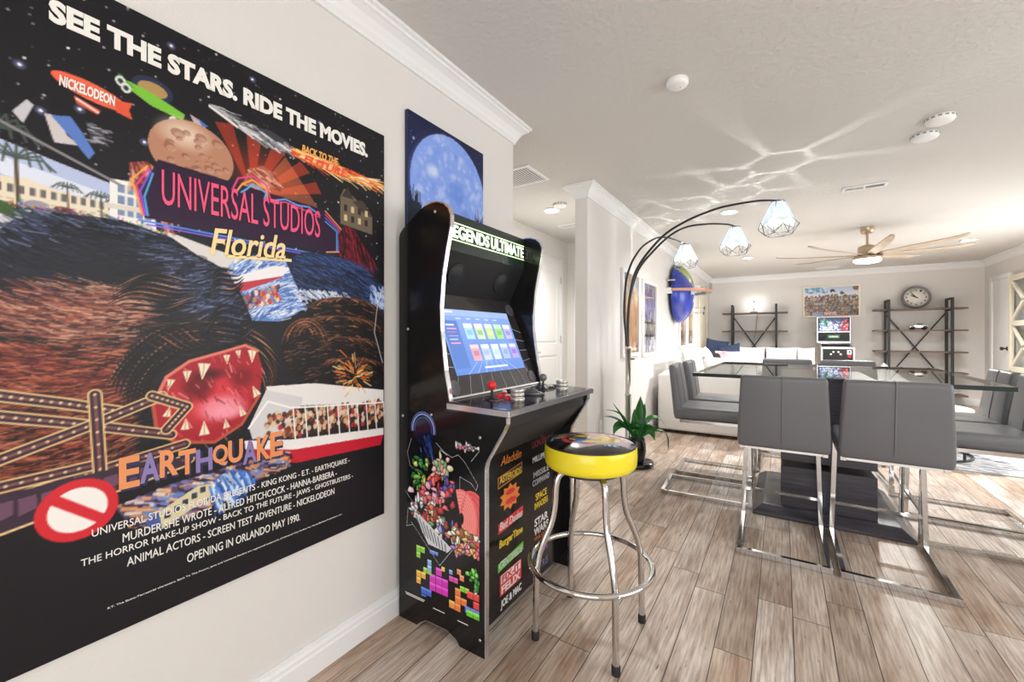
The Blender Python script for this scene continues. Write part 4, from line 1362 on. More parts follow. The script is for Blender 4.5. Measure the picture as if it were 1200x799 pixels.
cv.rect(0, 0, 1, .1, '9db4e4')
cv.rect(.02, .025, .18, .055, 'eef2fb')
for k in range(5):
    cv.rect(.2 + k * .13, .13, .26 + k * .13, .145, 'c9d6f2')
cv.rect(.02, .18, .2, .9, '5a7dc2')
for k in range(6):
    cv.rect(.05, .24 + k * .055, .15 + .02 * (k % 2), .255 + k * .055, ['ffffff', 'e8a0c8', 'e07ab0', 'd8a8e0', 'b8c8f0', 'e8a0c8'][k])
for r_ in range(2):
    for k in range(5):
        u, v = .27 + k * .145, .22 + r_ * .33
        cv.rect(u, v, u + .11, v + .25, ['a8d4f0', 'c8e0b8', 'b8e09a', 'a0d488', 'c0b8ec', 'd8a0b0', 'b8c0e0', 'c8d8f4', 'a8b8e0', 'b09adc'][k + 5 * r_])
        cv.rect(u, v, u + .11, v + .06, ['e8f0fa', 'f4f0d8', 'e8f4d0', 'c8ecc0', 'f4f4fa', 'f0c8c8', 'e0e8f8', 'e8f0ff', 'd8e4fa', 'e0d4f4'][k + 5 * r_])
        cv.rect(u + .02, v + .1, u + .09, v + .18, ['88b8e8', '8ab878', 'f0e890', '78c060', '9888e0', 'c07888', '98a8d8', 'a8c8f0', '8898d0', '8868d0'][k + 5 * r_], .8)
for k in range(7):
    cv.line([(.14 + k * .12, 1), (.3 + k * .065, .82)], .006, 'a9bfea')
cv.rect(.38, .9, .72, .925, 'dfe8fa')
scr_y0, scr_y1, s0, s1 = 1.338, 1.882, (1.007 - .921) / .436 * SL, (1.29 - .921) / .436 * SL
print_mesh('screen', cv, basis(bz((scr_y0 + scr_y1) / 2, (s0 + s1) / 2, .0012), (0, 1, 0), up, nrm), scr_y1 - scr_y0, s1 - s0, SCREEN, bezel)
# speaker panel, marquee, top
sp0, sp1 = Vector((-1.27, 0, 1.357)), Vector((-1.178, 0, 1.535))
su = (sp1 - sp0).normalized()
sn = Vector((su.z, 0, -su.x))
b = MB()
q = [Vector((p_.x, y, p_.z)) for p_, y in ((sp0, iy0), (sp0, iy1), (sp1, iy1), (sp1, iy0))]
b.add(q + [v - sn * .012 for v in q], [(0, 1, 2, 3), (7, 6, 5, 4), (0, 4, 5, 1), (1, 5, 6, 2), (2, 6, 7, 3), (3, 7, 4, 0)])
spk = b.build('speaker_panel', BLACK, arc)
for y in (1.448, 1.80):
    c = sp0 + su * .10
    MB().lathe([(.052, 0), (.052, .004), (.046, .006), (.042, .004), (.038, .007), (.001, .010)], 36, M=basis((c.x, y, c.z) + sn * .0006 if False else Vector((c.x, y, c.z)) + sn * .0006, (0, 1, 0), su, sn)).build('speaker_grille', mat('speaker_cloth', (.014, .016, .019), .55), spk)
mq = MB().box((-1.195, iy0, 1.535), (-1.178, iy1, 1.688)).build('marquee', mat('marquee_green', (.020, .034, .028), .2), arc)
LIME = mat('lit_lime_lettering', (.80, 1, .62), .4, emit=1.0, ecol=(.72, 1, .5))
PALE = mat('lit_pale_lettering', (.95, 1, .9), .4, emit=1.1, ecol=(.9, 1, .82))
for wd_, yc_, w_ in (('LEGENDS', 1.4895, .29), ('ULTIMATE', 1.802, .295)):
    lettering('marquee_outline', wd_, w_ + .008, .057, face_px(-1.1775, yc_, 1.6185), LIME, mq, bold=.03, depth=.001)
    lettering('marquee_lettering', wd_, w_, .049, face_px(-1.1765, yc_, 1.6185), PALE, mq, bold=.012, depth=.0016)
b = MB()
b.box((-1.1778, iy0 + .004, 1.652), (-1.1765, iy1 - .004, 1.657)).box((-1.1778, iy0 + .004, 1.579), (-1.1765, iy1 - .004, 1.584))
b.build('marquee_line', LIME, mq)
MB().prism([(-1.178, 1.688), (-1.178, 1.694), (-1.21, 1.686), (-1.332, 1.606), (-1.332, 1.598)], 'y', iy0, iy1).build('top_panel', BLACK, arc)
# game titles on the front
ylw, wht, grn, redp, orn, gry = (mat(n, c, .35) for n, c in (('title_yellow', 'e8c63a'), ('title_white', 'e8e6e2'), ('title_green', '6cd04a'), ('title_red', 'd8303a'), ('title_orange', 'e88a3a'), ('title_grey', 'a9a8aa')))
def badge(y, z, w, h, m, d=.0008, skew=0.):
    b = MB()
    b.add([(FXP + .0002, y - w / 2, z - h / 2 - skew), (FXP + .0002, y + w / 2, z - h / 2 + skew), (FXP + .0002, y + w / 2, z + h / 2 + skew), (FXP + .0002, y - w / 2, z + h / 2 - skew),
           (FXP + d, y - w / 2, z - h / 2 - skew), (FXP + d, y + w / 2, z - h / 2 + skew), (FXP + d, y + w / 2, z + h / 2 + skew), (FXP + d, y - w / 2, z + h / 2 - skew)],
          [(4, 5, 6, 7), (0, 1, 5, 4), (1, 2, 6, 5), (2, 3, 7, 6), (3, 0, 4, 7)])
    return b.build('title_badge', m, front)
front = [c for c in arc.children if c.name.startswith('front_panel')][0]
def title(txt, y, z, w, h, m, bold=.02, shear=0., d=.0012):
    return lettering('title_lettering', txt, w, h, face_px(FXP + d, y, z), m, front, bold=bold, shear=shear, depth=.0008)
title('Aladdin', 1.485, .665, .16, .036, orn, .0, .3)
badge(1.48, .592, .185, .046, orn, skew=.01); badge(1.48, .592, .178, .039, BLACK, .001, skew=.01); title('ASTEROIDS', 1.48, .592, .165, .03, ylw, .02)
b = MB()
star = [(.5 * (1 if k % 2 else .72) * math.cos(k * PI / 10), .5 * (1 if k % 2 else .72) * math.sin(k * PI / 10)) for k in range(20)]
b.prism([(1.478 + p_[0] * .16, .505 + p_[1] * .11) for p_ in star], 'x', FXP + .0002, FXP + .0008)
b.build('title_badge', orn, front)
b = MB()
for yy, z_, w_, h_ in ((1.478, .525, .085, .026), (1.482, .487, .10, .03)):
    b.prism([(yy + p_[0] * w_ * 2 * .5, z_ + p_[1] * h_ * 2 * .5) for p_ in star], 'x', FXP + .0008, FXP + .0014)
b.build('title_badge', redp, front)
badge(1.485, .405, .19, .04, redp, skew=.008); title('Bad Dudes', 1.485, .405, .175, .032, wht, .01, .2)
title('BurgerTime', 1.485, .33, .18, .04, ylw, .03, .1)
badge(1.485, .25, .195, .034, grn, skew=.008); title('CENTIPEDE', 1.485, .25, .18, .028, wht, .02, .25)
badge(1.483, .165, .165, .084, redp); badge(1.483, .187, .15, .034, wht, .001); title('FIX-IT', 1.483, .187, .135, .028, redp, .03, d=.0014); title('FELIX', 1.483, .145, .145, .032, wht, .03)
title('JOE & MAC', 1.485, .085, .16, .04, wht, .03, .1)
title('THE', 1.745, .705, .03, .012, gry, .0); title('LION KING', 1.745, .677, .17, .03, mat('title_dark_red', '8a2f36', .35), .0)
title('MILLIPEDE', 1.745, .607, .16, .026, wht, .0)
title('MISSILE', 1.745, .537, .15, .026, gry, .02); title('COMMAND', 1.745, .50, .165, .028, gry, .02)
title('SPACE', 1.745, .43, .11, .032, ylw, .02, -.1); title('INVADERS', 1.745, .39, .13, .03, ylw, .02, -.1)
title('STAR', 1.745, .315, .13, .036, wht, .03); title('WARS', 1.745, .273, .14, .036, wht, .03); title('TRILOGY', 1.745, .24, .14, .016, orn, .0)
badge(1.745, .175, .13, .046, mat('title_blue', '2c4a9a', .35)); title('TRON', 1.745, .175, .11, .034, redp, .03)
title('TETRIS', 1.745, .10, .13, .034, mat('title_lilac', '7a78a0', .35), .0)
# side graphic: loose shapes over falling blocks
cv = Canvas(180, 338, (0, 0, 0), 21, 2)
def blobs(n, cu, cv_, su_, sv, cols, s0=.02, s1=.05):
    """loose cartoon-like scraps: irregular outlined patches with a light edge"""
    for _ in range(n):
        u, v = cu + cv.r.randn() * su_, cv_ + cv.r.randn() * sv
        s = s0 + cv.r.rand() * (s1 - s0)
        m_ = cv.r.randint(5, 9)
        a0 = cv.r.rand() * 6.28
        st = .55 + .9 * cv.r.rand()
        P_ = []
        for k in range(m_):
            a = a0 + 2 * PI * k / m_
            q = s * (.55 + .75 * cv.r.rand())
            P_.append((u + q * math.cos(a) * st, v + q * math.sin(a) / st * .53))
        c = rgb(cols[cv.r.randint(len(cols))])
        cv.poly(P_, c)
        cv.poly([(u + (p_[0] - u) * .55 - s * .15, v + (p_[1] - v) * .55 - s * .1) for p_ in P_], tuple(min(1, q * 1.2 + .08) for q in c), .7)
        cv.line(P_ + P_[:1], .007, tuple(q * .3 for q in c), .8)
arcpts = lambda cx, cy2, rx, ry, a0, a1: [(cx + rx * math.cos(a), cy2 + ry * math.sin(a)) for a in np.linspace(a0, a1, 14)]
cv.ell(.27, .09, .17, .17, '141a30')
for k, r_ in enumerate((.17, .15, .12)):
    cv.line(arcpts(.27, .10, r_, r_ * .55, -3.3, .2), .012, ['5a78c8', 'a8b8e8', '3a5090'][k])
cv.strokes(60, lambda r: (.2 + r.rand() * .2, .12 + r.rand() * .12), 1.3, .08, .012, ['2c4a9a', '16204a', '5a78c8', '0c1028'])
for pts in ([(.1, .16), (.04, .24), (.08, .31), (.2, .34)], [(.45, .16), (.56, .2), (.66, .22), (.74, .2), (.82, .23), (.98, .33), (.96, .36), (.9, .33), (.76, .31), (.76, .5)], [(.5, .19), (.6, .215)], [(.72, .16), (.95, .145), (1, .16), (.9, .22)], [(0, .45), (.3, .6)], [(.8, .48), (1, .4)], [(.78, .60), (.95, .56), (.98, .5)], [(.1, .62), (.5, .8), (.72, .66)], [(.05, .55), (.03, .65), (.12, .63)]):
    cv.line(pts, .008, 'c9ccd8')
blobs(26, .84, .155, .07, .006, ['d8d4dc', 'a8a4b0', 'e0788a', 'f0ecec'], .015, .03)
blobs(34, .22, .36, .06, .05, ['3f8a4a', '2a6434', '79b04a', 'c8d070', '1e3c28'], .02, .045)
blobs(26, .5, .29, .06, .035, ['f0b8b0', 'e89a98', 'd8d0a8', '8ab080'], .025, .05)
blobs(34, .52, .39, .1, .025, ['d8403a', 'b02c34', 'e86a5a', '5a4a9a'], .02, .045)
blobs(30, .33, .46, .12, .03, ['e8a0b0', 'f4c8c8', 'd8606a', 'e8e0d8'], .025, .05)
for k in range(26):
    cv.line(arcpts(.78 + .005 * k * (k % 2), .52, .04 + .006 * k, .035 + .0045 * k, -1.9, 1.3), .026, ['f07a78', 'e8605f', 'f89a92', 'd84e56'][k % 4])
blobs(40, .38, .55, .12, .035, ['d8363a', 'e86a4a', 'f0d0b0', '8a3a2a', '6aa04a', 'b02a34'], .025, .05)
blobs(16, .13, .53, .05, .03, ['e8ecf0', '6ab04a', 'd84a5a', 'c8d4dc'], .02, .04)
blobs(30, .78, .62, .08, .03, ['f0c070', 'f4e4c8', '8a5a3a', 'e8946a', 'f0ead8'], .025, .05)
blobs(26, .8, .685, .09, .012, ['e88a9a', 'f0a868', '9a6ac0', 'e0607a'], .02, .04)
blobs(20, .5, .60, .05, .03, ['4a6ac8', '8a98e0', 'e8d0c0', '3a3a6a'], .02, .04)
cv.poly([(.14, .57), (.22, .565), (.66, .69), (.6, .72), (.34, .71)], 'd4d6dc')
for k in range(9):
    cv.line([(.17 + k * .05, .575 + k * .013), (.26 + k * .04, .66 + k * .008)], .012, '4a4c58')
def block(u, v, s, c, n=((0, 0),)):
    for i, j in n:
        x, y_ = u + i * s, v + j * s * cv.w / cv.h
        k = rgb(c)
        cv.rect(x, y_, x + s * .95, y_ + s * .95 * cv.w / cv.h, c)
        cv.rect(x, y_, x + s * .95, y_ + s * .3 * cv.w / cv.h, tuple(min(1, q_ * 1.25 + .1) for q_ in k), .8)
block(.36, .86, .085, 'd83ab8', ((0, 0), (1, 0), (2, 0), (1, -1), (0, 1), (1, 1), (2, 1)))
block(.17, .87, .07, 'f0b048', ((0, 0), (1, 0), (0, 1)))
block(.27, .84, .06, '9ad048', ((0, 0), (1, 0)))
block(.24, .95, .075, '4a6ad8', ((0, 0), (1, 0), (0, 1)))
block(.33, .79, .06, '8ab4f0', ((0, 0), (0, 1)))
block(.17, .735, .065, '8ad04a', ((0, 0), (1, 0), (0, 1)))
block(.36, .735, .04, '6a8ae0', ((0, 0), (1, 0), (2, 0)))
block(.7, .88, .075, 'f08048', ((0, 0), (0, 1), (1, 1), (0, 2)))
block(.76, .86, .06, '8ad848', ((0, 0), (1, 0)))
block(.85, .87, .075, 'e84a48', ((0, 0), (1, 0), (1, 1)))
block(.82, .95, .07, '5a6ae8', ((0, 0), (1, 0), (2, 0), (2, 1)))
block(.62, .955, .08, 'f0a050', ((0, 0), (0, 1)))
block(.84, .975, .085, '6ac83a', ((0, -.2), (1, -.2)))
block(.52, .80, .05, 'e8d050'); block(.62, .80, .05, '8aa0e8'); block(.62, .83, .06, 'd850a8', ((0, 0), (1, 0))); block(.72, .78, .06, 'f0906a', ((0, 0), (.6, .8)))
blobs(16, .92, .80, .04, .025, ['4aa848', '78d060', '3a8a3c', 'e8f0e0'], .02, .04)
keep = cv.a.reshape(338, 2, 180, 2, 3).mean((1, 3)).sum(-1) > .10
print_mesh('side_graphic', cv, face_ny(-1.125, AY0 - .0006, .50), .385, .74, PRINT_GLOSS, side, keep=keep)
for tx, x, z, w in (('ALL TITLES AND MARKS ARE PROPERTY', -1.27, .105, .11), ('OF THEIR OWNERS', -1.13, .09, .06), ('2020 EDITION', -.99, .08, .055)):
    pass
b = MB()
for x, z, w in ((-1.26, .112, .11), (-1.26, .106, .10), (-1.13, .098, .06), (-1.01, .094, .05)):
    b.box((x - w / 2, AY0 - .0008, z), (x + w / 2, AY0 - .0002, z + .003))
b.build('fine_print', wht, side)

# ------------------------------------------------------------------ stool
SX, SYY = -.645, 1.585
stool = thing('bar_stool', 'chrome bar stool with round yellow vinyl seat and coloured top', 'stool', (SX, SYY, 0))
M = Matrix.Translation((SX, SYY, 0))
seat = MB().lathe([(.05, .654), (.14, .654), (.165, .657), (.176, .666), (.180, .68), (.181, .71), (.180, .736), (.177, .744), (.173, .7465)], 64, M=M).build('seat', YELLOW, stool)
# printed vinyl top: a dome with generic bright pattern
NR, NA = 40, 120
co, colr, fs = [], [], []
rng = np.random.RandomState(4)
def top_col(x, y):
    """x right, y away as seen from the front, both -1..1"""
    r_ = math.hypot(x, y)
    a = math.atan2(y, x)
    y = y * 1.05 + .13
    E = lambda cx, cy, rx, ry: math.hypot((x - cx) / rx, (y - cy) / ry) < 1
    c = '1a1616'
    if y > -.50 + .08 * math.sin(4 * x) and r_ < .90 and x > -.42:
        c = 'bfaeb2'
    if .46 < r_ < .90 and 1.5 < a < 3.3:
        c = '8fb0d8' if r_ < .53 or r_ > .84 else '3a4f8a'
        if .58 < r_ < .80 and int((a - 1.5) * 6.2) % 2 == 0:
            c = 'f0dc4a'
    if E(-.16, .06, .50, .46):
        c = 'd8484c'
    if E(-.14, .06, .42, .38):
        c = '3a2a2a'
    if E(-.12, .10, .36, .28):
        c = 'f0dc5a' if math.sin(8 * x + 9 * y) > -.1 else '5a4a30'
    if E(-.22, -.18, .20, .16):
        c = '4a8ad8'
    if E(.0, -.10, .16, .14):
        c = '6a9ae0'
    if E(.14, .48, .26, .18):
        c = 'e884a0'
    if E(.22, .12, .36, .22):
        c = 'f2d860' if math.sin(5 * x - 7 * y) > -.5 else 'c8b04a'
    if E(.10, -.24, .34, .10) or E(.42, -.12, .22, .12):
        c = 'f0d860'
    if E(.60, .36, .22, .30):
        c = 'e8584a' if not E(.62, .34, .12, .15) else 'f6f0e8'
    if E(.78, .05, .10, .1) or E(.56, .08, .1, .1):
        c = 'f0d4d4'
    if abs(y + .46) < .07 and .20 < x < .52 and int(x * 26) % 3:
        c = '9ac0e8'
    if r_ > .94:
        c = '1a1616'
    return lin(rgb(c))
rx_, ry_ = (CY_, SY), (-SY, CY_)
for i in range(NR + 1):
    r_ = .1735 * i / NR
    for k in range(NA):
        a = 2 * PI * k / NA
        x, y = r_ * math.cos(a), r_ * math.sin(a)
        z = .7465 + .022 * (1 - (i / NR) ** 2.6)
        co.append((SX + x, SYY + y, z))
        colr.append((*top_col((x * rx_[0] + y * rx_[1]) / .1735, (x * ry_[0] + y * ry_[1]) / .1735), 1))
for i in range(NR):
    for k in range(NA):
        k2 = (k + 1) % NA
        fs.append((i * NA + k, i * NA + k2, (i + 1) * NA + k2, (i + 1) * NA + k))
b = MB().add(co, fs, 0, True)
top = b.build('seat_top', print_mat('printed_vinyl', .12, coat=.5), seat)
ca = top.data.color_attributes.new('print', 'FLOAT_COLOR', 'POINT')
ca.data.foreach_set('color', np.array(colr).ravel())
MB().lathe([(.176, .740), (.1785, .745), (.175, .749)], 64, M=M, cap0=False, cap1=False).build('piping', BLACK, seat)
MB().lathe([(.12, .634), (.12, .654)], 32, M=M).build('mounting_plate', BLACK_METAL, stool)
def arcp(pts, n=6):
    """smooth a polyline (Catmull-Rom)"""
    P = [Vector(p) for p in pts]
    P = [P[0] * 2 - P[1]] + P + [P[-1] * 2 - P[-2]]
    out = []
    for i in range(1, len(P) - 2):
        for s in range(n):
            t_ = s / n
            a, b_, c, d_ = P[i - 1], P[i], P[i + 1], P[i + 2]
            out.append(.5 * ((2 * b_) + (c - a) * t_ + (2 * a - 5 * b_ + 4 * c - d_) * t_ ** 2 + (3 * b_ - a - 3 * c + d_) * t_ ** 3))
    out.append(P[-2])
    return out
for k in range(4):
    Ml = M @ Matrix.Rotation(R(45 + 90 * k), 4, 'Z')
    path = arcp([(.05, 0, .643), (.10, 0, .641), (.132, 0, .622), (.143, 0, .58), (.147, 0, .52), (.16, 0, .45), (.195, 0, .37), (.217, 0, .30), (.222, 0, .22), (.224, 0, .12), (.226, 0, .02)], 5)
    lg = MB().tube(path, .0125, 14, M=Ml).build('leg', CHROME, stool)
    MB().lathe([(.0145, 0), (.0155, .004), (.0155, .03), (.0135, .033)], 16, M=Ml @ Matrix.Translation((.226, 0, 0))).build('rubber_foot', RUBBER, lg)
    MB().lathe([(.006, 0), (.006, .003), (.001, .005)], 10, M=Ml @ basis((.248, 0, .277), (0, 1, 0), (0, 0, 1), (1, 0, 0))).build('bolt', CHROME, lg)
MB().tube([(.237 * math.cos(2 * PI * k / 56), .237 * math.sin(2 * PI * k / 56), .277) for k in range(56)], .0115, 12, closed=True, M=M).build('foot_ring', CHROME, stool)

# ------------------------------------------------------------------ arc lamp
LX, LY = -1.203, 3.87
lamp = thing('floor_lamp', 'tall three-arm arc floor lamp with faceted white shades, by the partition wall', 'floor lamp', (-1.12, 3.85, 0))
MB().lathe([(.148, 0), (.152, .004), (.152, .032), (.147, .038), (.001, .038)], 56, M=Matrix.Translation((-1.12, 3.85, 0))).build('base', mat('black_marble', (.012, .012, .013), .08), lamp)
MB().lathe([(.036, .038), (.036, .05), (.027, .056), (.027, .62), (.0285, .622), (.0285, .64), (.025, .642), (.025, 1.05), (.028, 1.05), (.028, 1.075), (.02, 1.078)], 24, M=Matrix.Translation((LX, LY, 0))).build('pole', STEEL, lamp)
MB().tube([(LX + .026, LY, .96), (LX + .052, LY + .02, .96)], .006, 10).build('clamp_knob', BLACK_METAL, lamp)
ARMS = [((-.026, 3.661), [(0, 1.02), (0, 1.312), (.02, 1.55), (.09, 1.79), (.299, 2.023), (.502, 2.13), (.727, 2.187), (.885, 2.198), (1.06, 2.19), (1.178, 2.165)]),
        ((-.358, 4.24), [(0, 1.02), (.0, 1.3), (.02, 1.54), (.09, 1.78), (.22, 1.95), (.361, 2.085), (.505, 2.16), (.685, 2.18), (.84, 2.17), (.905, 2.15)]),
        ((-.855, 4.69), [(0, 1.02), (-.03, 1.2), (-.05, 1.40), (-.03, 1.66), (.02, 1.80), (.09, 1.91), (.211, 2.03), (.40, 2.13), (.56, 2.16), (.72, 2.155), (.876, 2.135)])]
def make_shade(arm, S, zt, s):
    """six-sided lit glass shade in a wire cage"""
    M = Matrix.Translation((*S, zt)) @ Matrix.Rotation(R(14), 4, 'Z') @ Matrix.Diagonal((s, s, s, 1))
    sock = MB().lathe([(.008, .004), (.016, .0), (.02, -.012), (.02, -.05), (.014, -.055)], 18, M=M).build('socket', BLACK_METAL, arm)
    gb = MB().ball((0, 0, -.085), (.022, .022, .03), 18, M=M).build('bulb', BULB_GLASS, sock)
    MB().ball((0, 0, -.085), (.0045, .0045, .009), 10, M=M).build('filament', BULB, arm)
    hexa = lambda r_, z_, o: [Vector((r_ * math.cos(R(60 * k + o)), r_ * math.sin(R(60 * k + o)), z_)) for k in range(6)]
    T, U_, V_, Lw = hexa(.045, -.006, 0), hexa(.112, -.150, 0), hexa(.134, -.192, 30), hexa(.088, -.250, 0)
    b = MB()
    for k in range(6):
        k2 = (k + 1) % 6
        q = [T[k], T[k2], U_[k2], V_[k], U_[k]]
        c = sum(q, Vector()) / 5
        q = [c + (p_ - c) * .905 for p_ in q]
        n_ = (q[1] - q[0]).cross(q[4] - q[0]).normalized() * .0012
        top, bot = [p_ + n_ for p_ in q], [p_ - n_ for p_ in q]
        b.add(top + bot, [(0, 1, 2, 4), (2, 3, 4), (5, 9, 7, 6), (9, 8, 7)] + [(i, i + 5, (i + 1) % 5 + 5, (i + 1) % 5) for i in range(5)], 0, False, M)
    b.build('lamp_shade', SHADE, arm)
    b = MB()
    for k in range(6):
        k2 = (k + 1) % 6
        for p_, q in ((T[k], T[k2]), (T[k], U_[k]), (U_[k], V_[k]), (U_[k2], V_[k]), (U_[k], Lw[k]), (V_[k], Lw[k]), (V_[k], Lw[k2]), (Lw[k], Lw[k2])):
            b.tube([p_, q], .0013 if p_ in T else .0019, 6, M=M)
    for k in (0, 2, 4):
        b.tube([(0, 0, -.006), T[k]], .0019, 6, M=M)
    b.build('wire_cage', WIRE, arm)
for (S, pts), zt, s in zip(ARMS, (2.165, 2.15, 2.135), (1., 1., 1.)):
    d_ = Vector((S[0] - LX, S[1] - LY, 0)).normalized()
    ln = math.hypot(S[0] - LX, S[1] - LY)
    k = ln / pts[-1][0]
    path = arcp([(LX + d_.x * a * k, LY + d_.y * a * k, z) for a, z in pts], 6)
    arm = MB().tube(path, [.013 - .006 * i / (len(path) - 1) for i in range(len(path))], 10).build('arm', BLACK_METAL, lamp)
    make_shade(arm, S, zt, s)

# ------------------------------------------------------------------ potted plant on the lamp base
PX, PYY = -1.10, 3.79
plant = thing('potted_plant', 'green strap-leaved plant in a black pot standing on the lamp base', 'plant', (PX, PYY, .038))
M = Matrix.Translation((PX, PYY, 0))
MB().lathe([(.052, .0385), (.06, .045), (.072, .09), (.081, .15), (.08, .2), (.072, .24), (.069, .262), (.062, .262), (.064, .24), (.06, .225)], 36, M=M).build('pot', mat('black_glazed_pot', (.008, .008, .009), .18, bump=.6, bscale=28), plant)
MB().lathe([(.001, .238), (.063, .232)], 24, M=M, cap0=False, cap1=False).build('soil', mat('dark_soil', '2a211a', .95, bump=1, bscale=80), plant)
rgt, fwd = Vector((CY_, SY, 0)), Vector((-SY, CY_, 0))
def leaf(tip, ctl, w, m=LEAF, roll=0., base=(0, 0)):
    def W3(q):
        return Vector((PX, PYY, .235)) + rgt * q[0] + Vector((0, 0, q[1])) + fwd * (q[2] if len(q) > 2 else 0)
    p0, p1, p2 = W3((base[0], 0, base[1])), W3(ctl), W3(tip)
    n = 14
    w = w * 1.3
    v, f = [], []
    for i in range(n + 1):
        t_ = i / n
        p_ = p0 * (1 - t_) ** 2 + p1 * 2 * t_ * (1 - t_) + p2 * t_ * t_
        tg = ((p1 - p0) * (1 - t_) + (p2 - p1) * t_).normalized()
        sd = tg.cross(Vector((0, 0, 1)))
        if sd.length < .15:
            sd = rgt.copy()
        sd = sd.normalized()
        up_ = sd.cross(tg).normalized()
        sd = (sd * math.cos(roll) + up_ * math.sin(roll)).normalized()
        up_ = sd.cross(tg).normalized()
        hw = w / 2 * (.22 + .78 * math.sin(PI * min(1, .12 + t_ * .88)) ** .7) * (1 - t_ ** 7) + .0006
        for s in (-1, -.5, 0, .5, 1):
            v.append(p_ + sd * hw * s + up_ * (abs(s) * hw * .35))
    for i in range(n):
        for s in range(4):
            f.append((i * 5 + s, i * 5 + s + 1, (i + 1) * 5 + s + 1, (i + 1) * 5 + s))
    o = MB().add(v, f, 0, True).build('leaf', m, plant)
    md = o.modifiers.new('thickness', 'SOLIDIFY')
    md.thickness = .0012
for args in (((.035, .40, .0), (.02, .2), .085, LEAF, .0), ((-.03, .29, -.03), (-.02, .12), .075, LEAF, .3), ((.085, .33, .03), (.05, .18), .06, LEAFB, -.3), ((-.29, .215, .0), (-.14, .22), .055, LEAFB, .2),
             ((-.20, .33, .05), (-.12, .18), .055, LEAF, -.5), ((-.255, .26, .08), (-.1, .28), .03, LEAF, .2), ((-.22, .06, -.04), (-.16, .24), .075, LEAF, .5), ((.26, .13, .0), (.13, .34), .05, LEAF, -.3),
             ((.29, -.09, .02), (.30, .22), .036, LEAF, -.2), ((.22, .10, -.05), (.14, .17), .04, LEAF, .3), ((.14, .02, -.07), (.1, .2), .075, LEAF, -.7), ((-.06, .10, -.1), (-.06, .15), .07, LEAF, .2),
             ((.02, .14, -.09), (.0, .14), .085, LEAF, .0), ((.10, .18, -.06), (.05, .18), .08, LEAFB, -.5), ((-.10, .20, -.05), (-.05, .12), .06, LEAF, .6), ((.0, .24, .08), (.0, .12), .07, LEAF, .2),
             ((.25, .06, .06), (.14, .22), .03, LEAF, .1)):
    leaf(*args)

# ------------------------------------------------------------------ dining table
TX, TY = .235, 3.70
table = thing('dining_table', 'square glass-topped dining table on a dark wood pedestal', 'table', (TX, TY, 0))
Mt = Matrix.Translation((TX, TY, 0)) @ Matrix.Rotation(R(-1.5), 4, 'Z')
hw, hd = .715, .735
b = MB()
v = [(x * hw, y * hd, z) for z in (.908, .93) for x, y in ((-1, -1), (1, -1), (1, 1), (-1, 1))]
b.add(v, [(4, 5, 6, 7), (0, 3, 2, 1)], 0, False, Mt)
b.add(v, [(0, 1, 5, 4), (1, 2, 6, 5), (2, 3, 7, 6), (3, 0, 4, 7)], 1, False, Mt)
b.build('glass_top', [GLASS, GLASS_EDGE], table, weld=True)
Mb = Matrix.Translation((TX, 3.665, 0))
MB().box((-.244, -.37, .36), (.244, .37, .907), M=Mb).build('upper_pedestal', DARKWOOD, table, bevel=.003, seg=1)
MB().box((-.244, -.37, .062), (.244, .37, .322), M=Mb).build('lower_pedestal', DARKWOOD, table, bevel=.003, seg=1)
b = MB()
for x in (-.04, .022):
    for y in (-.3, .3):
        b.tube([(x, y, .318), (x, y, .364)], .007, 10, M=Mb)
b.build('spacer_rod', BLACK_METAL, table)
b = MB()
v = [(sx * a, sy * c, z) for a, c, z in ((.402, .458, 0), (.402, .458, .018), (.345, .40, .064)) for sx, sy in ((-1, -1), (1, -1), (1, 1), (-1, 1))]
b.add(v, [(0, 3, 2, 1), (8, 9, 10, 11)] + [(i * 4 + k, i * 4 + (k + 1) % 4, (i + 1) * 4 + (k + 1) % 4, (i + 1) * 4 + k) for i in (0, 1) for k in range(4)], 0, False, Mb)
b.build('plinth', DARKWOOD, table, bevel=.003, seg=1)

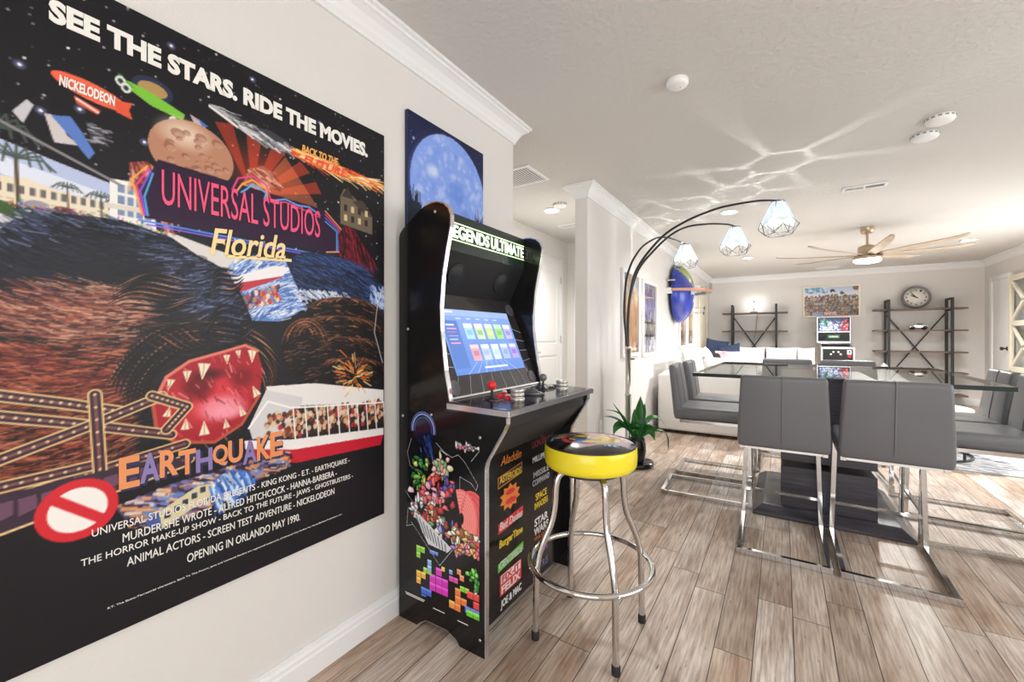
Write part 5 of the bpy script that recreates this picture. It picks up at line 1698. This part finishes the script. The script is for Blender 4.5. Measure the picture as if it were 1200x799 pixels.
# ------------------------------------------------------------------ counter chairs
def make_chair(label):
    c = thing('counter_chair', label, 'chair', (0, 0, 0), 'counter chairs around the glass table')
    rows = [(.560, -.205, -.150, .415), (.60, -.212, -.152, .424), (.70, -.222, -.162, .418), (.82, -.235, -.178, .404), (.93, -.247, -.196, .392), (.957, -.248, -.202, .386)]
    def row(z, ya, yb, w):
        return [(-w / 2, ya, z), (w / 2, ya, z), (w / 2, yb, z), (-w / 2, yb, z)]
    b = MB()
    v = [p for r_ in rows for p in row(*r_)]
    f = [(0, 3, 2, 1), tuple(range(len(v) - 4, len(v)))] + [(i * 4 + k, i * 4 + (k + 1) % 4, (i + 1) * 4 + (k + 1) % 4, (i + 1) * 4 + k) for i in range(len(rows) - 1) for k in range(4)]
    b.add(v, f)
    bk = b.build('backrest', LEATHER, c, bevel=.016, seg=3)
    b = MB()
    b.tube([(0, ya - .0005, z) for z, ya, yb, w in rows[1:]] , .0035, 8)
    b.tube([(0, yb + .0005, z) for z, ya, yb, w in rows[1:]], .003, 8)
    b.build('seam', SEAM, bk)
    b = MB().box((-.212, -.21, .565), (.212, .255, .652))
    st = b.build('seat', LEATHER, c, bevel=.022, seg=3)
    MB().box((-.2135, -.19, .602), (.2135, .2555, .606)).build('piping', SEAM, st, bevel=.001, seg=1)
    for s in (-1, 1):
        b = MB()
        b.bar([(s * .19, .275, .56), (s * .207, .285, .0)], .024, .024, (1, 0, 0))
        b.bar([(s * .207, .297, .0125), (s * .198, -.30, .0125)], .025, .025, (1, 0, 0))
        b.bar([(s * .19, .287, .551), (s * .19, -.17, .551)], .024, .024, (1, 0, 0))
        b.build('leg', CHROME, c, bevel=.0015, seg=1)
    MB().bar([(-.21, -.288, .015), (.21, -.288, .015)], .025, .03, (0, 1, 0)).build('rear_rail', CHROME, c, bevel=.0015, seg=1)
    MB().bar([(-.195, .281, .178), (.195, .281, .178)], .018, .018, (0, 1, 0)).build('footrest', CHROME, c, bevel=.001, seg=1)
    for y in (-.15, .23):
        MB().bar([(-.19, y, .553), (.19, y, .553)], .03, .02, (0, 1, 0)).build('seat_support', STEEL, c)
    return c
chair = make_chair('charcoal leather counter chair, left one of the two with backs to the camera')
chair.location = (-.005, 2.885, 0)
chair.rotation_euler = (0, 0, R(1))
H_ = PI / 2
for x, y, rz, lab in ((.452, 2.885, R(-.5), 'charcoal leather counter chair, right one of the two with backs to the camera'),
                      (-.478, 3.49, -H_ + R(3), 'charcoal counter chair on the plant side of the table, nearer of that pair'),
                      (-.478, 4.02, -H_ + R(1), 'charcoal counter chair on the plant side of the table, farther of that pair'),
                      (.947, 3.45, H_ - R(1), 'charcoal counter chair at the right frame edge, nearer of that pair'),
                      (.947, 3.90, H_ - R(2), 'charcoal counter chair at the right end of the table, farther of that pair'),
                      (.035, 4.52, PI, 'charcoal counter chair beyond the table on the sofa side'),
                      (.487, 4.52, PI + R(1), 'charcoal counter chair beyond the table in front of the far pinball cabinet')):
    copy_thing(chair, (x, y, 0), rz, lab)

# ------------------------------------------------------------------ sectional sofa and what lies on it
sofa = thing('sectional_sofa', 'large white U-shaped sectional sofa in the living area beyond the table', 'sofa', (-.6, 7.4, 0))
b = MB()
b.box((-1.29, 5.33, .04), (.02, 5.52, .715)).build('near_back', WHITE_FABRIC, sofa, bevel=.03, seg=3)
MB().box((-1.30, 5.56, .04), (-1.12, 9.36, .73)).build('side_back', WHITE_FABRIC, sofa, bevel=.03, seg=3)
MB().box((-1.30, 9.38, .04), (.50, 9.56, .75)).build('far_back', WHITE_FABRIC, sofa, bevel=.03, seg=3)
MB().box((-1.12, 5.52, .04), (.02, 6.25, .29)).box((-1.12, 6.25, .04), (-.40, 8.62, .29)).box((-1.12, 8.62, .04), (.50, 9.38, .29)).build('base', WHITE_FABRIC, sofa, bevel=.01, seg=2)
for (x0, y0, x1, y1) in ((-1.1, 5.54, -.56, 6.28), (-.54, 5.54, .02, 6.28), (-1.1, 6.30, -.38, 7.08), (-1.1, 7.10, -.38, 7.84), (-1.1, 7.86, -.38, 8.60), (-1.1, 8.62, -.36, 9.36), (-.34, 8.60, .50, 9.36)):
    MB().box((x0, y0, .292), (x1, y1, .46)).build('seat_cushion', WHITE_FABRIC, sofa, bevel=.045, seg=3)
b = MB()
for x, y in ((-1.24, 5.38), (-.03, 5.38), (-1.24, 9.5), (.43, 9.5), (-.45, 6.2), (-.45, 8.7), (.43, 8.7), (-.03, 6.2)):
    b.box((x - .03, y - .03, 0), (x + .03, y + .03, .045))
b.build('foot', BLACK, sofa)
def cushion(name, label, cat, c, w, h, th, rz, tilt, m, grp=None, roll=0., sag=0.):
    """throw cushion standing on edge: face normal is local -y turned by rz, leaning back by tilt"""
    t = thing(name, label, cat, (c[0], c[1], c[2] - h / 2), grp)
    M = Matrix.Translation(c) @ Matrix.Rotation(rz, 4, 'Z') @ Matrix.Rotation(tilt, 4, 'X') @ Matrix.Rotation(roll, 4, 'Y') @ Matrix.Rotation(PI / 2, 4, 'X')
    MB().pillow(w, h, th, M, sag=sag).build('cover', m, t, weld=True)
    pts = []
    n = 12
    for e in range(4):
        for i in range(n):
            s = 2 * i / n - 1
            a, b_ = [(s, -1), (1, s), (-s, 1), (-1, -s)][e]
            pts.append((a * w / 2 * (1 - .07 * (1 - b_ * b_)), b_ * h / 2 * (1 - .07 * (1 - a * a)), sag * (a * a - b_ * b_)))
    MB().tube(pts, .006, 6, closed=True, M=M).build('piping', m, t)
    return t
W_ = WHITE_PILLOW
for y, lab in ((5.90, 'white back cushion against the left wall, nearest of the row'), (6.54, 'white back cushion against the left wall, middle of the row'), (7.18, 'white back cushion against the left wall, farthest of the row')):
    cushion('back_cushion', lab, 'cushion', (-.985, y, .735), .60, .54, .2, PI / 2, R(-14), W_, 'white back cushions along the wall')
cushion('back_cushion', 'white back cushion on the near side of the sofa beside the glass table edge', 'cushion', (-.53, 5.675, .70), .6, .46, .2, PI, R(-16), W_)
for x, lab in ((-.52, 'white back cushion at the back of the sofa, beside the navy pillows'), (-.02, 'white back cushion at the back of the sofa, middle of the three'), (.36, 'white back cushion at the right end of the sofa back')):
    cushion('back_cushion', lab, 'cushion', (x, 9.235, .72), .48 if x < .3 else .25, .5, .18, 0, R(-12), W_, 'white back cushions along the far side')
cushion('throw_pillow', 'navy blue throw pillow in the sofa corner, left of the two', 'pillow', (-1.10, 9.20, .92), .40, .36, .13, R(14), R(-8), NAVY, 'navy pillows in the sofa corner', roll=R(10), sag=.03)
cushion('throw_pillow', 'navy blue throw pillow in the sofa corner, right of the two', 'pillow', (-.83, 8.98, .76), .38, .52, .13, R(-10), R(-8), NAVY, 'navy pillows in the sofa corner', roll=R(-10), sag=.03)
cushion('throw_pillow', 'white throw pillow in front of the navy pillows', 'pillow', (-.80, 8.62, .685), .5, .44, .16, R(4), R(-16), W_)
t = thing('blanket', 'thick folded white blanket stacked on the sofa seat along the left wall', 'blanket', (-.76, 7.93, .46))
for k in range(3):
    MB().box((-1.08 + .01 * k, 7.60, .462 + .1 * k), (-.46 - .02 * k, 8.24 - .01 * k, .56 + .1 * k)).build('fold', WHITE_FABRIC, t, bevel=.045, seg=3)
t = thing('cloth', 'crumpled pink cloth on the folded white blanket near the navy pillows', 'cloth', (-.86, 8.03, .762))
b = MB()
rc = random.Random(3)
v, f = [], []
for i in range(15):
    for j in range(15):
        a, c = i / 14 * 2 - 1, j / 14 * 2 - 1
        r2 = min(1, a * a + c * c)
        v.append((-.86 + a * .15, 8.03 + c * .17, .764 + .12 * (1 - r2) ** .7 * (1 + .3 * math.sin(7 * a + 5 * c)) + .012 * rc.random()))
for i in range(14):
    for j in range(14):
        f.append((i * 15 + j, (i + 1) * 15 + j, (i + 1) * 15 + j + 1, i * 15 + j + 1))
b.add(v, f, 0, True).build('folds', PINK, t)
HX, HY_ = -.95, 7.72
t = thing('hat', 'soft black knitted hat on the folded white blanket beside the pink cloth', 'hat', (HX, HY_, .762))
KNIT = mat('black_knit', (.012, .012, .014), .9, bump=.6, bscale=120)
MB().lathe([(.095, .764), (.10, .79), (.095, .83), (.075, .875), (.04, .895), (.001, .90)], 24, M=Matrix.Translation((HX, HY_, 0))).build('crown', KNIT, t)
MB().lathe([(.101, .765), (.108, .772), (.108, .79), (.101, .797)], 24, M=Matrix.Translation((HX, HY_, 0))).build('brim', KNIT, t)

# ------------------------------------------------------------------ bookshelves on the far wall
def bookshelf(label, x0, x1, px0, px1, zs):
    s = thing('bookshelf', label, 'bookshelf', ((x0 + x1) / 2, 10.04, 0), 'open metal and wood bookshelves')
    ya, yb = 9.90, 10.20
    for z in zs:
        MB().box((x0, ya, z - .028), (x1, yb, z)).build('shelf_board', WOODBOARD, s, bevel=.002, seg=1)
    for x in (px0, px1):
        b = MB()
        for y in (ya - .016, yb - .014):
            b.box((x - .018, y - .016, 0), (x + .018, y + .016, 1.82))
        b.box((x - .018, ya - .016, 1.79), (x + .018, yb - .014, 1.82)).box((x - .018, ya - .016, .02), (x + .018, yb - .014, .05))
        for z in zs:
            b.box((x - .017, ya, z - .052), (x + .017, yb - .014, z - .029))
        b.build('side_frame', BLACK_METAL, s, bevel=.001, seg=1)
    b = MB()
    zb = zs[-1]
    b.bar([(px0, yb + .006, 1.58), (px1, yb + .006, .38)], .012, .022, (0, 1, 0)).bar([(px1, yb + .010, 1.58), (px0, yb + .010, .38)], .006, .022, (0, 1, 0))
    b.build('cross_brace', BLACK_METAL, s)
    return s
ZS = (1.655, 1.285, .915, .56, .19)
bookshelf('black metal bookshelf with brown boards behind the sofa, lamp on top', -1.075, .09, -.885, -.105, ZS)
bookshelf('black metal bookshelf with brown boards on the right, clock on top', 1.40, 2.58, 1.585, 2.385, ZS)
# shelf lamp
t = thing('table_lamp', 'small lit bare-bulb lamp standing on top of the left bookshelf', 'lamp', (-.495, 10.02, 1.655))
M = Matrix.Translation((-.495, 10.02, 0))
MB().lathe([(.07, 1.6555), (.072, 1.66), (.072, 1.668), (.06, 1.674), (.008, 1.676)], 28, M=M).build('base', BLACK_METAL, t)
MB().lathe([(.008, 1.67), (.008, 1.74), (.014, 1.744), (.014, 1.77), (.01, 1.774)], 14, M=M).build('stem', STEEL, t)
MB().ball((0, 0, 1.812), (.036, .036, .045), 16, M=M).build('bulb', mat('shelf_bulb', (1, 1, 1), .5, emit=55, ecol=(1, .98, .95)), t)
MB().lathe([(.012, 1.852), (.016, 1.86), (.013, 1.885), (.004, 1.9)], 14, M=M).build('finial', BLACK_METAL, t)
MB().tube(arcp([(-.43, 10.03, 1.66), (-.44, 10.22, 1.655), (-.46, 10.228, 1.4), (-.50, 10.228, 1.1), (-.58, 10.228, .8), (-.6, 10.228, .35)], 6), .004, 6).build('power_cord', mat('grey_cord', '77757a', .5), t)
# wall clock leaning on the right bookshelf
t = thing('clock', 'round grey-rimmed clock leaning on top of the right bookshelf', 'clock', (1.985, 10.14, 1.656))
MC = Matrix.Translation((1.985, 10.13, 1.858)) @ Matrix.Rotation(R(8), 4, 'X').inverted() @ Matrix.Rotation(PI / 2, 4, 'X')
MB().lathe([(.15, .0), (.198, .0), (.2, .012), (.192, .03), (.176, .034), (.164, .022), (.162, .012)], 56, M=MC, cap0=False, cap1=False).lathe([(.001, 0), (.165, 0)], 40, M=MC, cap0=False, cap1=False).build('rim', mat('pewter', (.22, .22, .22), .35, .6), t)
MB().lathe([(.166, .008), (.166, .012), (.001, .0121)], 48, M=MC).build('dial', mat('clock_dial', 'efeae2', .5), t)
b = []
for k in range(1, 13):
    a = PI / 2 - k * PI / 6
    lettering('numeral', str(k), .026 if k < 10 else .036, .034, MC @ Matrix.Translation((.128 * math.cos(a), .128 * math.sin(a), .0122)), BLACK, t, bold=.02, depth=.001)
for nm, ang, ln, wd, zz_ in (('hour_hand', R(90 - 9.9 * 30), .085, .010, .015), ('minute_hand', R(90 - 53.5 * 6), .125, .007, .018)):
    Mh = MC @ Matrix.Rotation(ang, 4, 'Z')
    MB().prism([(-.03, -wd * .7), (ln * .7, -wd), (ln, 0), (ln * .7, wd), (-.03, wd * .7)], 'z', zz_, zz_ + .002, M=Mh).build(nm, BLACK, t)
MB().lathe([(.009, .012), (.009, .022), (.001, .023)], 14, M=MC).build('hub', BLACK, t)
# little model on the second shelf
t = thing('model_car', 'small silver and black model car on the second board of the right bookshelf', 'model', (1.99, 10.02, 1.285))
M = Matrix.Translation((1.99, 10.02, 1.285))
SIL = mat('model_silver', (.75, .75, .76), .25, .7)
MB().prism([(-.12, .03), (-.115, .065), (-.06, .075), (-.03, .11), (.05, .112), (.085, .08), (.125, .072), (.128, .03)], 'y', -.05, .05, M=M).build('car_body', SIL, t, bevel=.008, seg=2)
MB().prism([(-.045, .078), (-.022, .106), (.045, .108), (.07, .08)], 'y', -.051, .051, M=M).build('car_window', BLACK_GLOSS, t)
for x in (-.075, .08):
    for y in (-.053, .053):
        MB().lathe([(.028, -.01), (.03, -.006), (.03, .006), (.028, .01), (.001, .01)], 18, M=M @ basis((x, y, .0305), (1, 0, 0), (0, 0, 1), (0, -1, 0))).build('wheel', RUBBER, t)

# ------------------------------------------------------------------ framed pictures
def framed(name, label, M, w, h, fw, fm, cv, grp=None, d=.028):
    t = thing(name, label, 'picture', M.translation, grp)
    b = MB()
    for a, c in (((-w / 2, -h / 2), (w / 2, -h / 2 + fw)), ((-w / 2, h / 2 - fw), (w / 2, h / 2)), ((-w / 2, -h / 2 + fw), (-w / 2 + fw, h / 2 - fw)), ((w / 2 - fw, -h / 2 + fw), (w / 2, h / 2 - fw))):
        b.box((*a, .0005), (*c, d), M=M)
    b.build('frame', fm, t, bevel=.002, seg=1)
    MB().box((-w / 2 + fw, -h / 2 + fw, .001), (w / 2 - fw, h / 2 - fw, .008), M=M).build('mount', BLACK, t)
    print_mesh('print', cv, M @ Matrix.Translation((0, 0, .0085)), w - 2 * fw, h - 2 * fw, print_mat('glazed_print', .25, coat=.6), t)
    return t
def collage(seed, cols, bgc, n=200, vert=True):
    cv = Canvas(70, 104, rgb(bgc), seed)
    for _ in range(n):
        u, v = cv.r.rand(), cv.r.rand()
        s = .03 + .1 * cv.r.rand()
        c = cols[int((v * .8 + .2 * cv.r.rand()) * len(cols)) % len(cols)]
        cv.ell(u, v, s * .5, s * 1.2, c, .75, cv.r.randn() * .4)
    for _ in range(50):
        u, v = cv.r.rand(), cv.r.rand()
        cv.line([(u, v), (u + .02 * cv.r.randn(), v + .1 * cv.r.rand())], .012, cols[cv.r.randint(len(cols))], .8)
    return cv
c1 = collage(11, ['6a7ca0', 'a8b8c8', 'd8c8b0', 'd8a878', 'c88a58', 'b07848', 'd89868', '8a5a3a', '5a4030'], 'b89a78')
c1.poly([(.3, .3), (.55, .25), (.75, .45), (.8, .95), (.25, .95)], 'd0a070', .6)
c1.rect(.05, .93, .95, .97, 'e8d8c0', .7)
c2 = collage(12, ['4a4a52', '8a8f9a', '3a3a78', '504890', '8a84a8', 'b0b4a0', '5a4a3a', '9a9cb8', 'c8ccd4', '6a5a50'], '6a6a80')
for u in (.2, .36, .5, .66, .8):
    c2.line([(u, .22), (u + .03, .5)], .03, '3c3a88', .8)
    c2.line([(u, .62), (u - .02, .9)], .03, 'c4c8d8', .8)
c2.rect(.05, .54, .95, .575, '3a2a24', .9)
c2.rect(.05, .73, .95, .76, '2e241e', .9)
c2.line([(.1, .2), (.9, .17)], .02, 'd88a4a')
c3 = collage(13, ['7a6a5a', 'a89888', 'c8b8a8', '8a7260', '6a5648', 'b8a898'], '9a8878')
c4 = collage(14, ['c8c0b4', 'a8987c', '8a7454', 'c8a878', '6a5844', 'd8d0c8'], 'b0a088')
for y0, y1, z0, z1, cvx, lab in ((4.18, 4.78, .955, 1.865, c1, 'white framed warm brown poster on the partition wall, right behind the lamp pole'), (4.92, 5.56, .935, 1.835, c2, 'white framed poster with violet and grey streaks, second from the lamp pole'),
                                 (6.98, 7.55, .98, 1.70, c3, 'white framed dull brown poster beyond the blue globe, nearer of that pair'), (7.63, 8.26, 1.0, 1.83, c4, 'white framed sandy poster beyond the blue globe, farther of that pair')):
    framed('framed_poster', lab, face_px(WX, (y0 + y1) / 2, (z0 + z1) / 2), y1 - y0, z1 - z0, .04, WHITE_FRAME, cvx, 'white framed posters on the partition wall')
cv = Canvas(150, 96, rgb('b9c4d6'), 31)
for j in range(30):
    cv.a[j] = np.array(rgb('a9bcd8')) * (1 - j / 30) + np.array(rgb('dfe3ea')) * (j / 30)
for _ in range(50):
    cv.ell(cv.r.rand() * .45, .02 + cv.r.rand() * .15, .02 + .03 * cv.r.rand(), .01 + .02 * cv.r.rand(), ['6a98c8', '4a88a8', 'c8d8ea', '7aa8b8'][cv.r.randint(4)], .8, cv.r.rand())
cv.poly([(.48, .1), (.53, .07), (.58, .1), (.56, .13), (.6, .2), (.53, .15), (.5, .2)], '23242e')
cv.poly([(.66, .18), (.7, .15), (.76, .24), (.68, .28)], '4a3a34')
cv.ell(.95, .06, .06, .05, '7a5238')
for _ in range(1500):
    u = cv.r.rand()
    v = .27 + .02 * math.sin(9 * u) + cv.r.rand() ** .8 * .73
    s = .006 + .02 * cv.r.rand() * (.5 + v * .7)
    cv.ell(u, v, s, s * 1.5, ['5a3e34', '8a6a58', '3a2c2a', 'a88470', 'c8a890', '6a5a50', '944c40', '4a4a58', '7a8a80', 'b89a6a'][cv.r.randint(10)], .85, cv.r.randn() * .5)
cv.poly([(.16, .86), (.4, .84), (.4, 1), (.14, 1)], '8f9cc0')
cv.rect(.36, .84, .64, .98, 'b0504a')
fp = framed('framed_print', 'cream framed wide crowd print on the far wall above the pinball cabinet', face_ny(.79, YB, 1.848), .90, .615, .03, CREAM, cv)
lettering('print_lettering', 'MARVEL', .2, .06, face_ny(.79, YB - .0095, 1.848 - .232), WHITE_PRINT, fp, bold=.03, depth=.001)

# ------------------------------------------------------------------ pinball cabinet under the framed print
pb = thing('pinball_cabinet', 'pinball style game cabinet with lit screen under the framed print', 'arcade cabinet', (.81, 9.6, 0))
PBM = mat('pale_cabinet_side', 'c9b7a4', .4)
MB().prism([(9.32, .62), (9.32, .95), (9.36, .975), (9.86, 1.04), (9.86, .56)], 'x', .575, 1.055).build('body', PBM, pb, bevel=.006, seg=1)
MB().box((.605, 9.305, .70), (1.025, 9.325, .945)).build('front_board', BLACK_GLOSS, pb, bevel=.004, seg=1)
b = MB()
b.box((.575, 9.302, .945), (1.055, 9.36, .985)).box((.575, 9.302, .66), (.606, 9.33, .945)).box((1.024, 9.302, .66), (1.055, 9.33, .945))
b.build('lockdown_bar', SILVERTRIM, pb, bevel=.004, seg=1)
b = MB()
for x, z in ((.72, .855), (.755, .895), (.825, .895), (.855, .855)):
    b.lathe([(.016, 0), (.016, .006), (.012, .008), (.001, .008)], 16, M=face_ny(x, 9.305, z))
b.build('push_button', WHITEB, pb)
cd = MB().box((.945, 9.298, .855), (1.005, 9.306, .93)).build('coin_plate', PLASTIC_W, pb, bevel=.001, seg=1)
MB().box((.955, 9.295, .80), (1.0, 9.306, .842)).build('red_button', RED, pb, bevel=.004, seg=1)
MB().box((.965, 9.2965, .885), (.99, 9.2985, .915)).build('coin_slot', BLACK, cd)
MB().add([(.60, 9.38, .989), (1.03, 9.38, .989), (1.03, 9.85, 1.049), (.60, 9.85, 1.049), (.60, 9.38, .981), (1.03, 9.38, .981), (1.03, 9.85, 1.041), (.60, 9.85, 1.041)], [(0, 1, 2, 3), (7, 6, 5, 4), (0, 4, 5, 1), (1, 5, 6, 2), (2, 6, 7, 3), (3, 7, 4, 0)]).build('playfield_glass', mat('dark_playfield', (.02, .02, .025), .06), pb)
bb = MB().box((.545, 9.862, 1.045), (1.06, 10.10, 1.535)).build('backbox', SILVERTRIM, pb, bevel=.006, seg=1)
MB().box((.565, 9.853, 1.265), (1.04, 9.866, 1.522)).build('screen_frame', BLACK, bb, bevel=.002, seg=1)
cv = Canvas(110, 64, rgb('1a2450'), 41)
for cu, cw, cols in ((.12, .07, ['dfe8fa', '8ab8f0', 'ffffff', '4a7ad0']), (.42, .09, ['ffffff', 'e4ecfa', 'c8d8f4']), (.56, .07, ['8a9ad8', '3a4a9a', 'f0f4ff']), (.88, .07, ['e02a38', 'f05a60', 'a81828', 'f0d0d0'])):
    for _ in range(60):
        cv.ell(cu + cv.r.randn() * cw, .75 + cv.r.randn() * .2, .02 + .03 * cv.r.rand(), .02 + .03 * cv.r.rand(), cols[cv.r.randint(len(cols))], .85)
cv.strokes(26, lambda r: (.05 + r.rand() * .25, .05 + r.rand() * .25), 1., .12, .03, ['4ad070', '2a8a50', '203a60', 'a8e8b8'])
cv.strokes(20, lambda r: (.82 + r.rand() * .15, .05 + r.rand() * .4), 2.2, .14, .03, ['d82a34', 'f4a0a0', '2a1420', '8a1a24'])
cv.strokes(24, lambda r: (.35 + r.rand() * .35, r.rand() * .35), .3, .08, .03, ['3a4a90', '141c40', 'c8d4f0', '6a7ac0'])
print_mesh('screen', cv, face_ny(.8025, 9.8525, 1.393), .44, .235, print_mat('lit_screen_far', .12, emit=1.3), bb)
MB().box((.565, 9.853, 1.075), (1.04, 9.866, 1.245)).build('speaker_board', BLACK, bb, bevel=.002, seg=1)
for x in (.63, .975):
    MB().lathe([(.055, 0), (.055, .003), (.048, .004), (.001, .002)], 24, M=face_ny(x, 9.853, 1.16)).build('speaker', mat('speaker_cloth'), bb)
cv = Canvas(60, 18, rgb('3c7a4c'), 5)
for k in range(7):
    cv.rect(.12 + k * .11, .3, .2 + k * .11, .7, 'c8f0c0')
print_mesh('score_display', cv, face_ny(.8025, 9.8522, 1.165), .17, .055, print_mat('lit_screen_far'), bb)
for x in (.60, 1.03):
    for y in (9.35, 9.83):
        MB().prism([(-.022, -.022), (.022, -.022), (.022, .022), (-.022, .022)], 'z', 0, .63, M=Matrix.Translation((x, y, 0))).build('leg', CHROME, pb, bevel=.004, seg=1)

# ------------------------------------------------------------------ wall sculpture: half globe with ring shelf
GC = Vector((WX, 6.66, 1.80))
gl = thing('globe_sculpture', 'blue and green half globe mounted on the partition wall with a copper ring', 'wall sculpture', GC)
co, colr, fs = [], [], []
GR, GD, n1, n2 = .43, .235, 40, 88
for i in range(n1 + 1):
    a = PI / 2 * i / n1
    for k in range(n2):
        p_ = 2 * PI * k / n2
        d_ = (math.cos(a), math.sin(a) * math.cos(p_), math.sin(a) * math.sin(p_))
        co.append((GC.x + .05 + GD * d_[0], GC.y + GR * d_[1], GC.z + GR * d_[2]))
        w_ = .10 * math.sin(9 * d_[2] + 2) + .07 * math.sin(15 * d_[1] + 5 * d_[2])
        if d_[1] + w_ > -.50 + .5 * max(0, .5 - d_[2]) and d_[2] > .22:
            g_ = math.sin(15 * d_[1] + 9 * d_[2])
            c_ = rgb('7a9440') if g_ > -.3 else rgb('a8b060')
        elif d_[1] + w_ > -.22 and -.05 < d_[2] <= .22:
            c_ = rgb('d4d8e6')
        else:
            c_ = rgb('2c44b4') if math.sin(5 * d_[1] + 7 * d_[2]) > -.3 else rgb('26389c')
        colr.append((*lin(c_), 1))
for i in range(n1):
    for k in range(n2):
        k2 = (k + 1) % n2
        fs.append((i * n2 + k, i * n2 + k2, (i + 1) * n2 + k2, (i + 1) * n2 + k))
dm = MB().add(co, fs, 0, True).build('globe_dome', print_mat('painted_globe', .25, coat=.3), gl)
ca = dm.data.color_attributes.new('print', 'FLOAT_COLOR', 'POINT')
ca.data.foreach_set('color', np.array(colr).ravel())
MB().lathe([(.001, .0005), (.16, .0005), (.16, .044), (.42, .046), (.43, .052)], 64, M=basis(GC, (0, 1, 0), (0, 0, 1), (1, 0, 0)), cap1=False).build('back_rim', mat('globe_rim_blue', '1e2c6c', .4), gl)
COPPER = mat('copper_band', 'd09a7c', .35, .3)
b = MB()
v, f = [], []
ns = 48
for i in range(ns + 1):
    a = -PI / 2 + PI * i / ns
    for r_, z_ in ((.455, -.015), (.53, -.015), (.53, .02), (.455, .02)):
        v.append((GC.x + .004 + r_ * math.cos(a) * .98, GC.y + r_ * math.sin(a), GC.z + .02 + z_))
GREYM = mat('grey_ring_metal', '8f8b88', .45, .4)
for k in range(4):
    b.add(v, [(i * 4 + k, i * 4 + (k + 1) % 4, (i + 1) * 4 + (k + 1) % 4, (i + 1) * 4 + k) for i in range(ns)], 0 if k == 1 else 1)
b.add(v[:4], [(0, 1, 2, 3)], 0).add(v[-4:], [(3, 2, 1, 0)], 0)
ring = b.build('ring_shelf', [COPPER, GREYM], gl, weld=True)
for i, ch in enumerate('UNIVERSAL'):
    a = R(-8 + 9.5 * i)
    ux = Vector((-math.sin(a), math.cos(a), 0))
    nx = Vector((math.cos(a), math.sin(a), 0))
    p_ = GC + nx * .51 + Vector((0, 0, .04 + .046))
    lettering('ring_letter', ch, .055, .09, basis(p_, ux, (0, 0, 1), nx), mat('pale_metal_letter', 'b8b0a8', .4, .3), ring, bold=.0, depth=.012)
b = MB()
b.box((WX + .0005, GC.y - .53, GC.z - .03), (WX + .07, GC.y - .46, GC.z + .05)).box((WX + .0005, GC.y + .46, GC.z - .03), (WX + .07, GC.y + .53, GC.z + .05))
b.build('bracket', PLASTIC_W, gl, bevel=.003, seg=1)
MB().tube([(WX + .001, GC.y - .5, GC.z + .16), (WX + .10, GC.y - .42, GC.z + .16)], .014, 12).build('stay_rod', STEEL, gl)
for y, z, lab in ((7.42, 1.64, 'steel wall peg sticking out beyond the blue globe, upper of the two'), (7.36, 1.555, 'steel wall peg sticking out beyond the blue globe, lower of the two')):
    t = thing('wall_peg', lab, 'hook', (WX, y, z))
    MB().tube([(WX + .0005, y, z), (WX + .30, y + .04, z - .01)], .009, 10).build('rod', STEEL, t)
    MB().lathe([(.03, 0), (.03, .012), (.001, .014)], 16, M=basis((WX + .30, y + .04, z - .01), (0, 1, 0), (0, 0, 1), (1, 0, 0))).build('end_cap', BLACK_METAL, t)
    MB().lathe([(.022, .0005), (.022, .01), (.01, .014)], 16, M=face_px(WX, y, z)).build('wall_flange', STEEL, t)

# ------------------------------------------------------------------ rug and coffee table seen between the chairs
rx0, rx1, ry0, ry1 = .3, 2.7, 5.2, 7.0
cv = Canvas(200, 150, rgb('d9d9da'), 51)
cv.strokes(2200, lambda r: (r.rand(), r.rand()), .05, .03, .006, ['2f3e5e', '5a6a86', 'eceae6', '9aa6b6', 'f4f3ef', '3e4c6c', 'c4c8ce', 'e0dedb'], .8)
rug = thing('rug', 'distressed navy and white rug under the round coffee table', 'rug', ((rx0 + rx1) / 2, (ry0 + ry1) / 2, 0))
MB().box((rx0, ry0, .0005), (rx1, ry1, .009)).build('rug_backing', mat('rug_edge_grey', 'b9b8b6', .9), rug)
print_mesh('rug_pile', cv, basis(((rx0 + rx1) / 2, (ry0 + ry1) / 2, .0095), (1, 0, 0), (0, 1, 0), (0, 0, 1)), rx1 - rx0, ry1 - ry0, print_mat('woven_pile', .95, spec=.1), rug)
CX, CY2 = 1.13, 5.80
t = thing('coffee_table', 'round coffee table with pale top and black wire frame on the rug', 'table', (CX, CY2, .01))
M = Matrix.Translation((CX, CY2, 0))
MB().lathe([(.001, .445), (.40, .445), (.41, .45), (.41, .468), (.40, .475), (.001, .475)], 56, M=M).build('table_top', mat('pale_wood_top', 'c6c0b7', .4, var=.15, vscale=9), t)
MB().lathe([(.405, .415), (.425, .415), (.425, .44), (.405, .44), (.405, .415)], 56, M=M, cap0=False, cap1=False).build('top_band', BLACK_METAL, t)
for k in range(6):
    a = 2 * PI * k / 6 + .25
    MB().tube([(.41 * math.cos(a), .41 * math.sin(a), .42), (.40 * math.cos(a), .40 * math.sin(a), .02)], .011, 10, M=M).build('leg', BLACK_METAL, t)
MB().tube([(.40 * math.cos(2 * PI * k / 48), .40 * math.sin(2 * PI * k / 48), .0215) for k in range(48)], .0115, 10, closed=True, M=M).build('foot_ring', BLACK_METAL, t)
cushion('floor_cushion', 'white pointed cushion standing on the far side of the table, right of the pinball cabinet', 'cushion', (1.47, 9.4, .365), .5, .5, .2, R(0), R(-6), WHITE_PILLOW, roll=R(42))
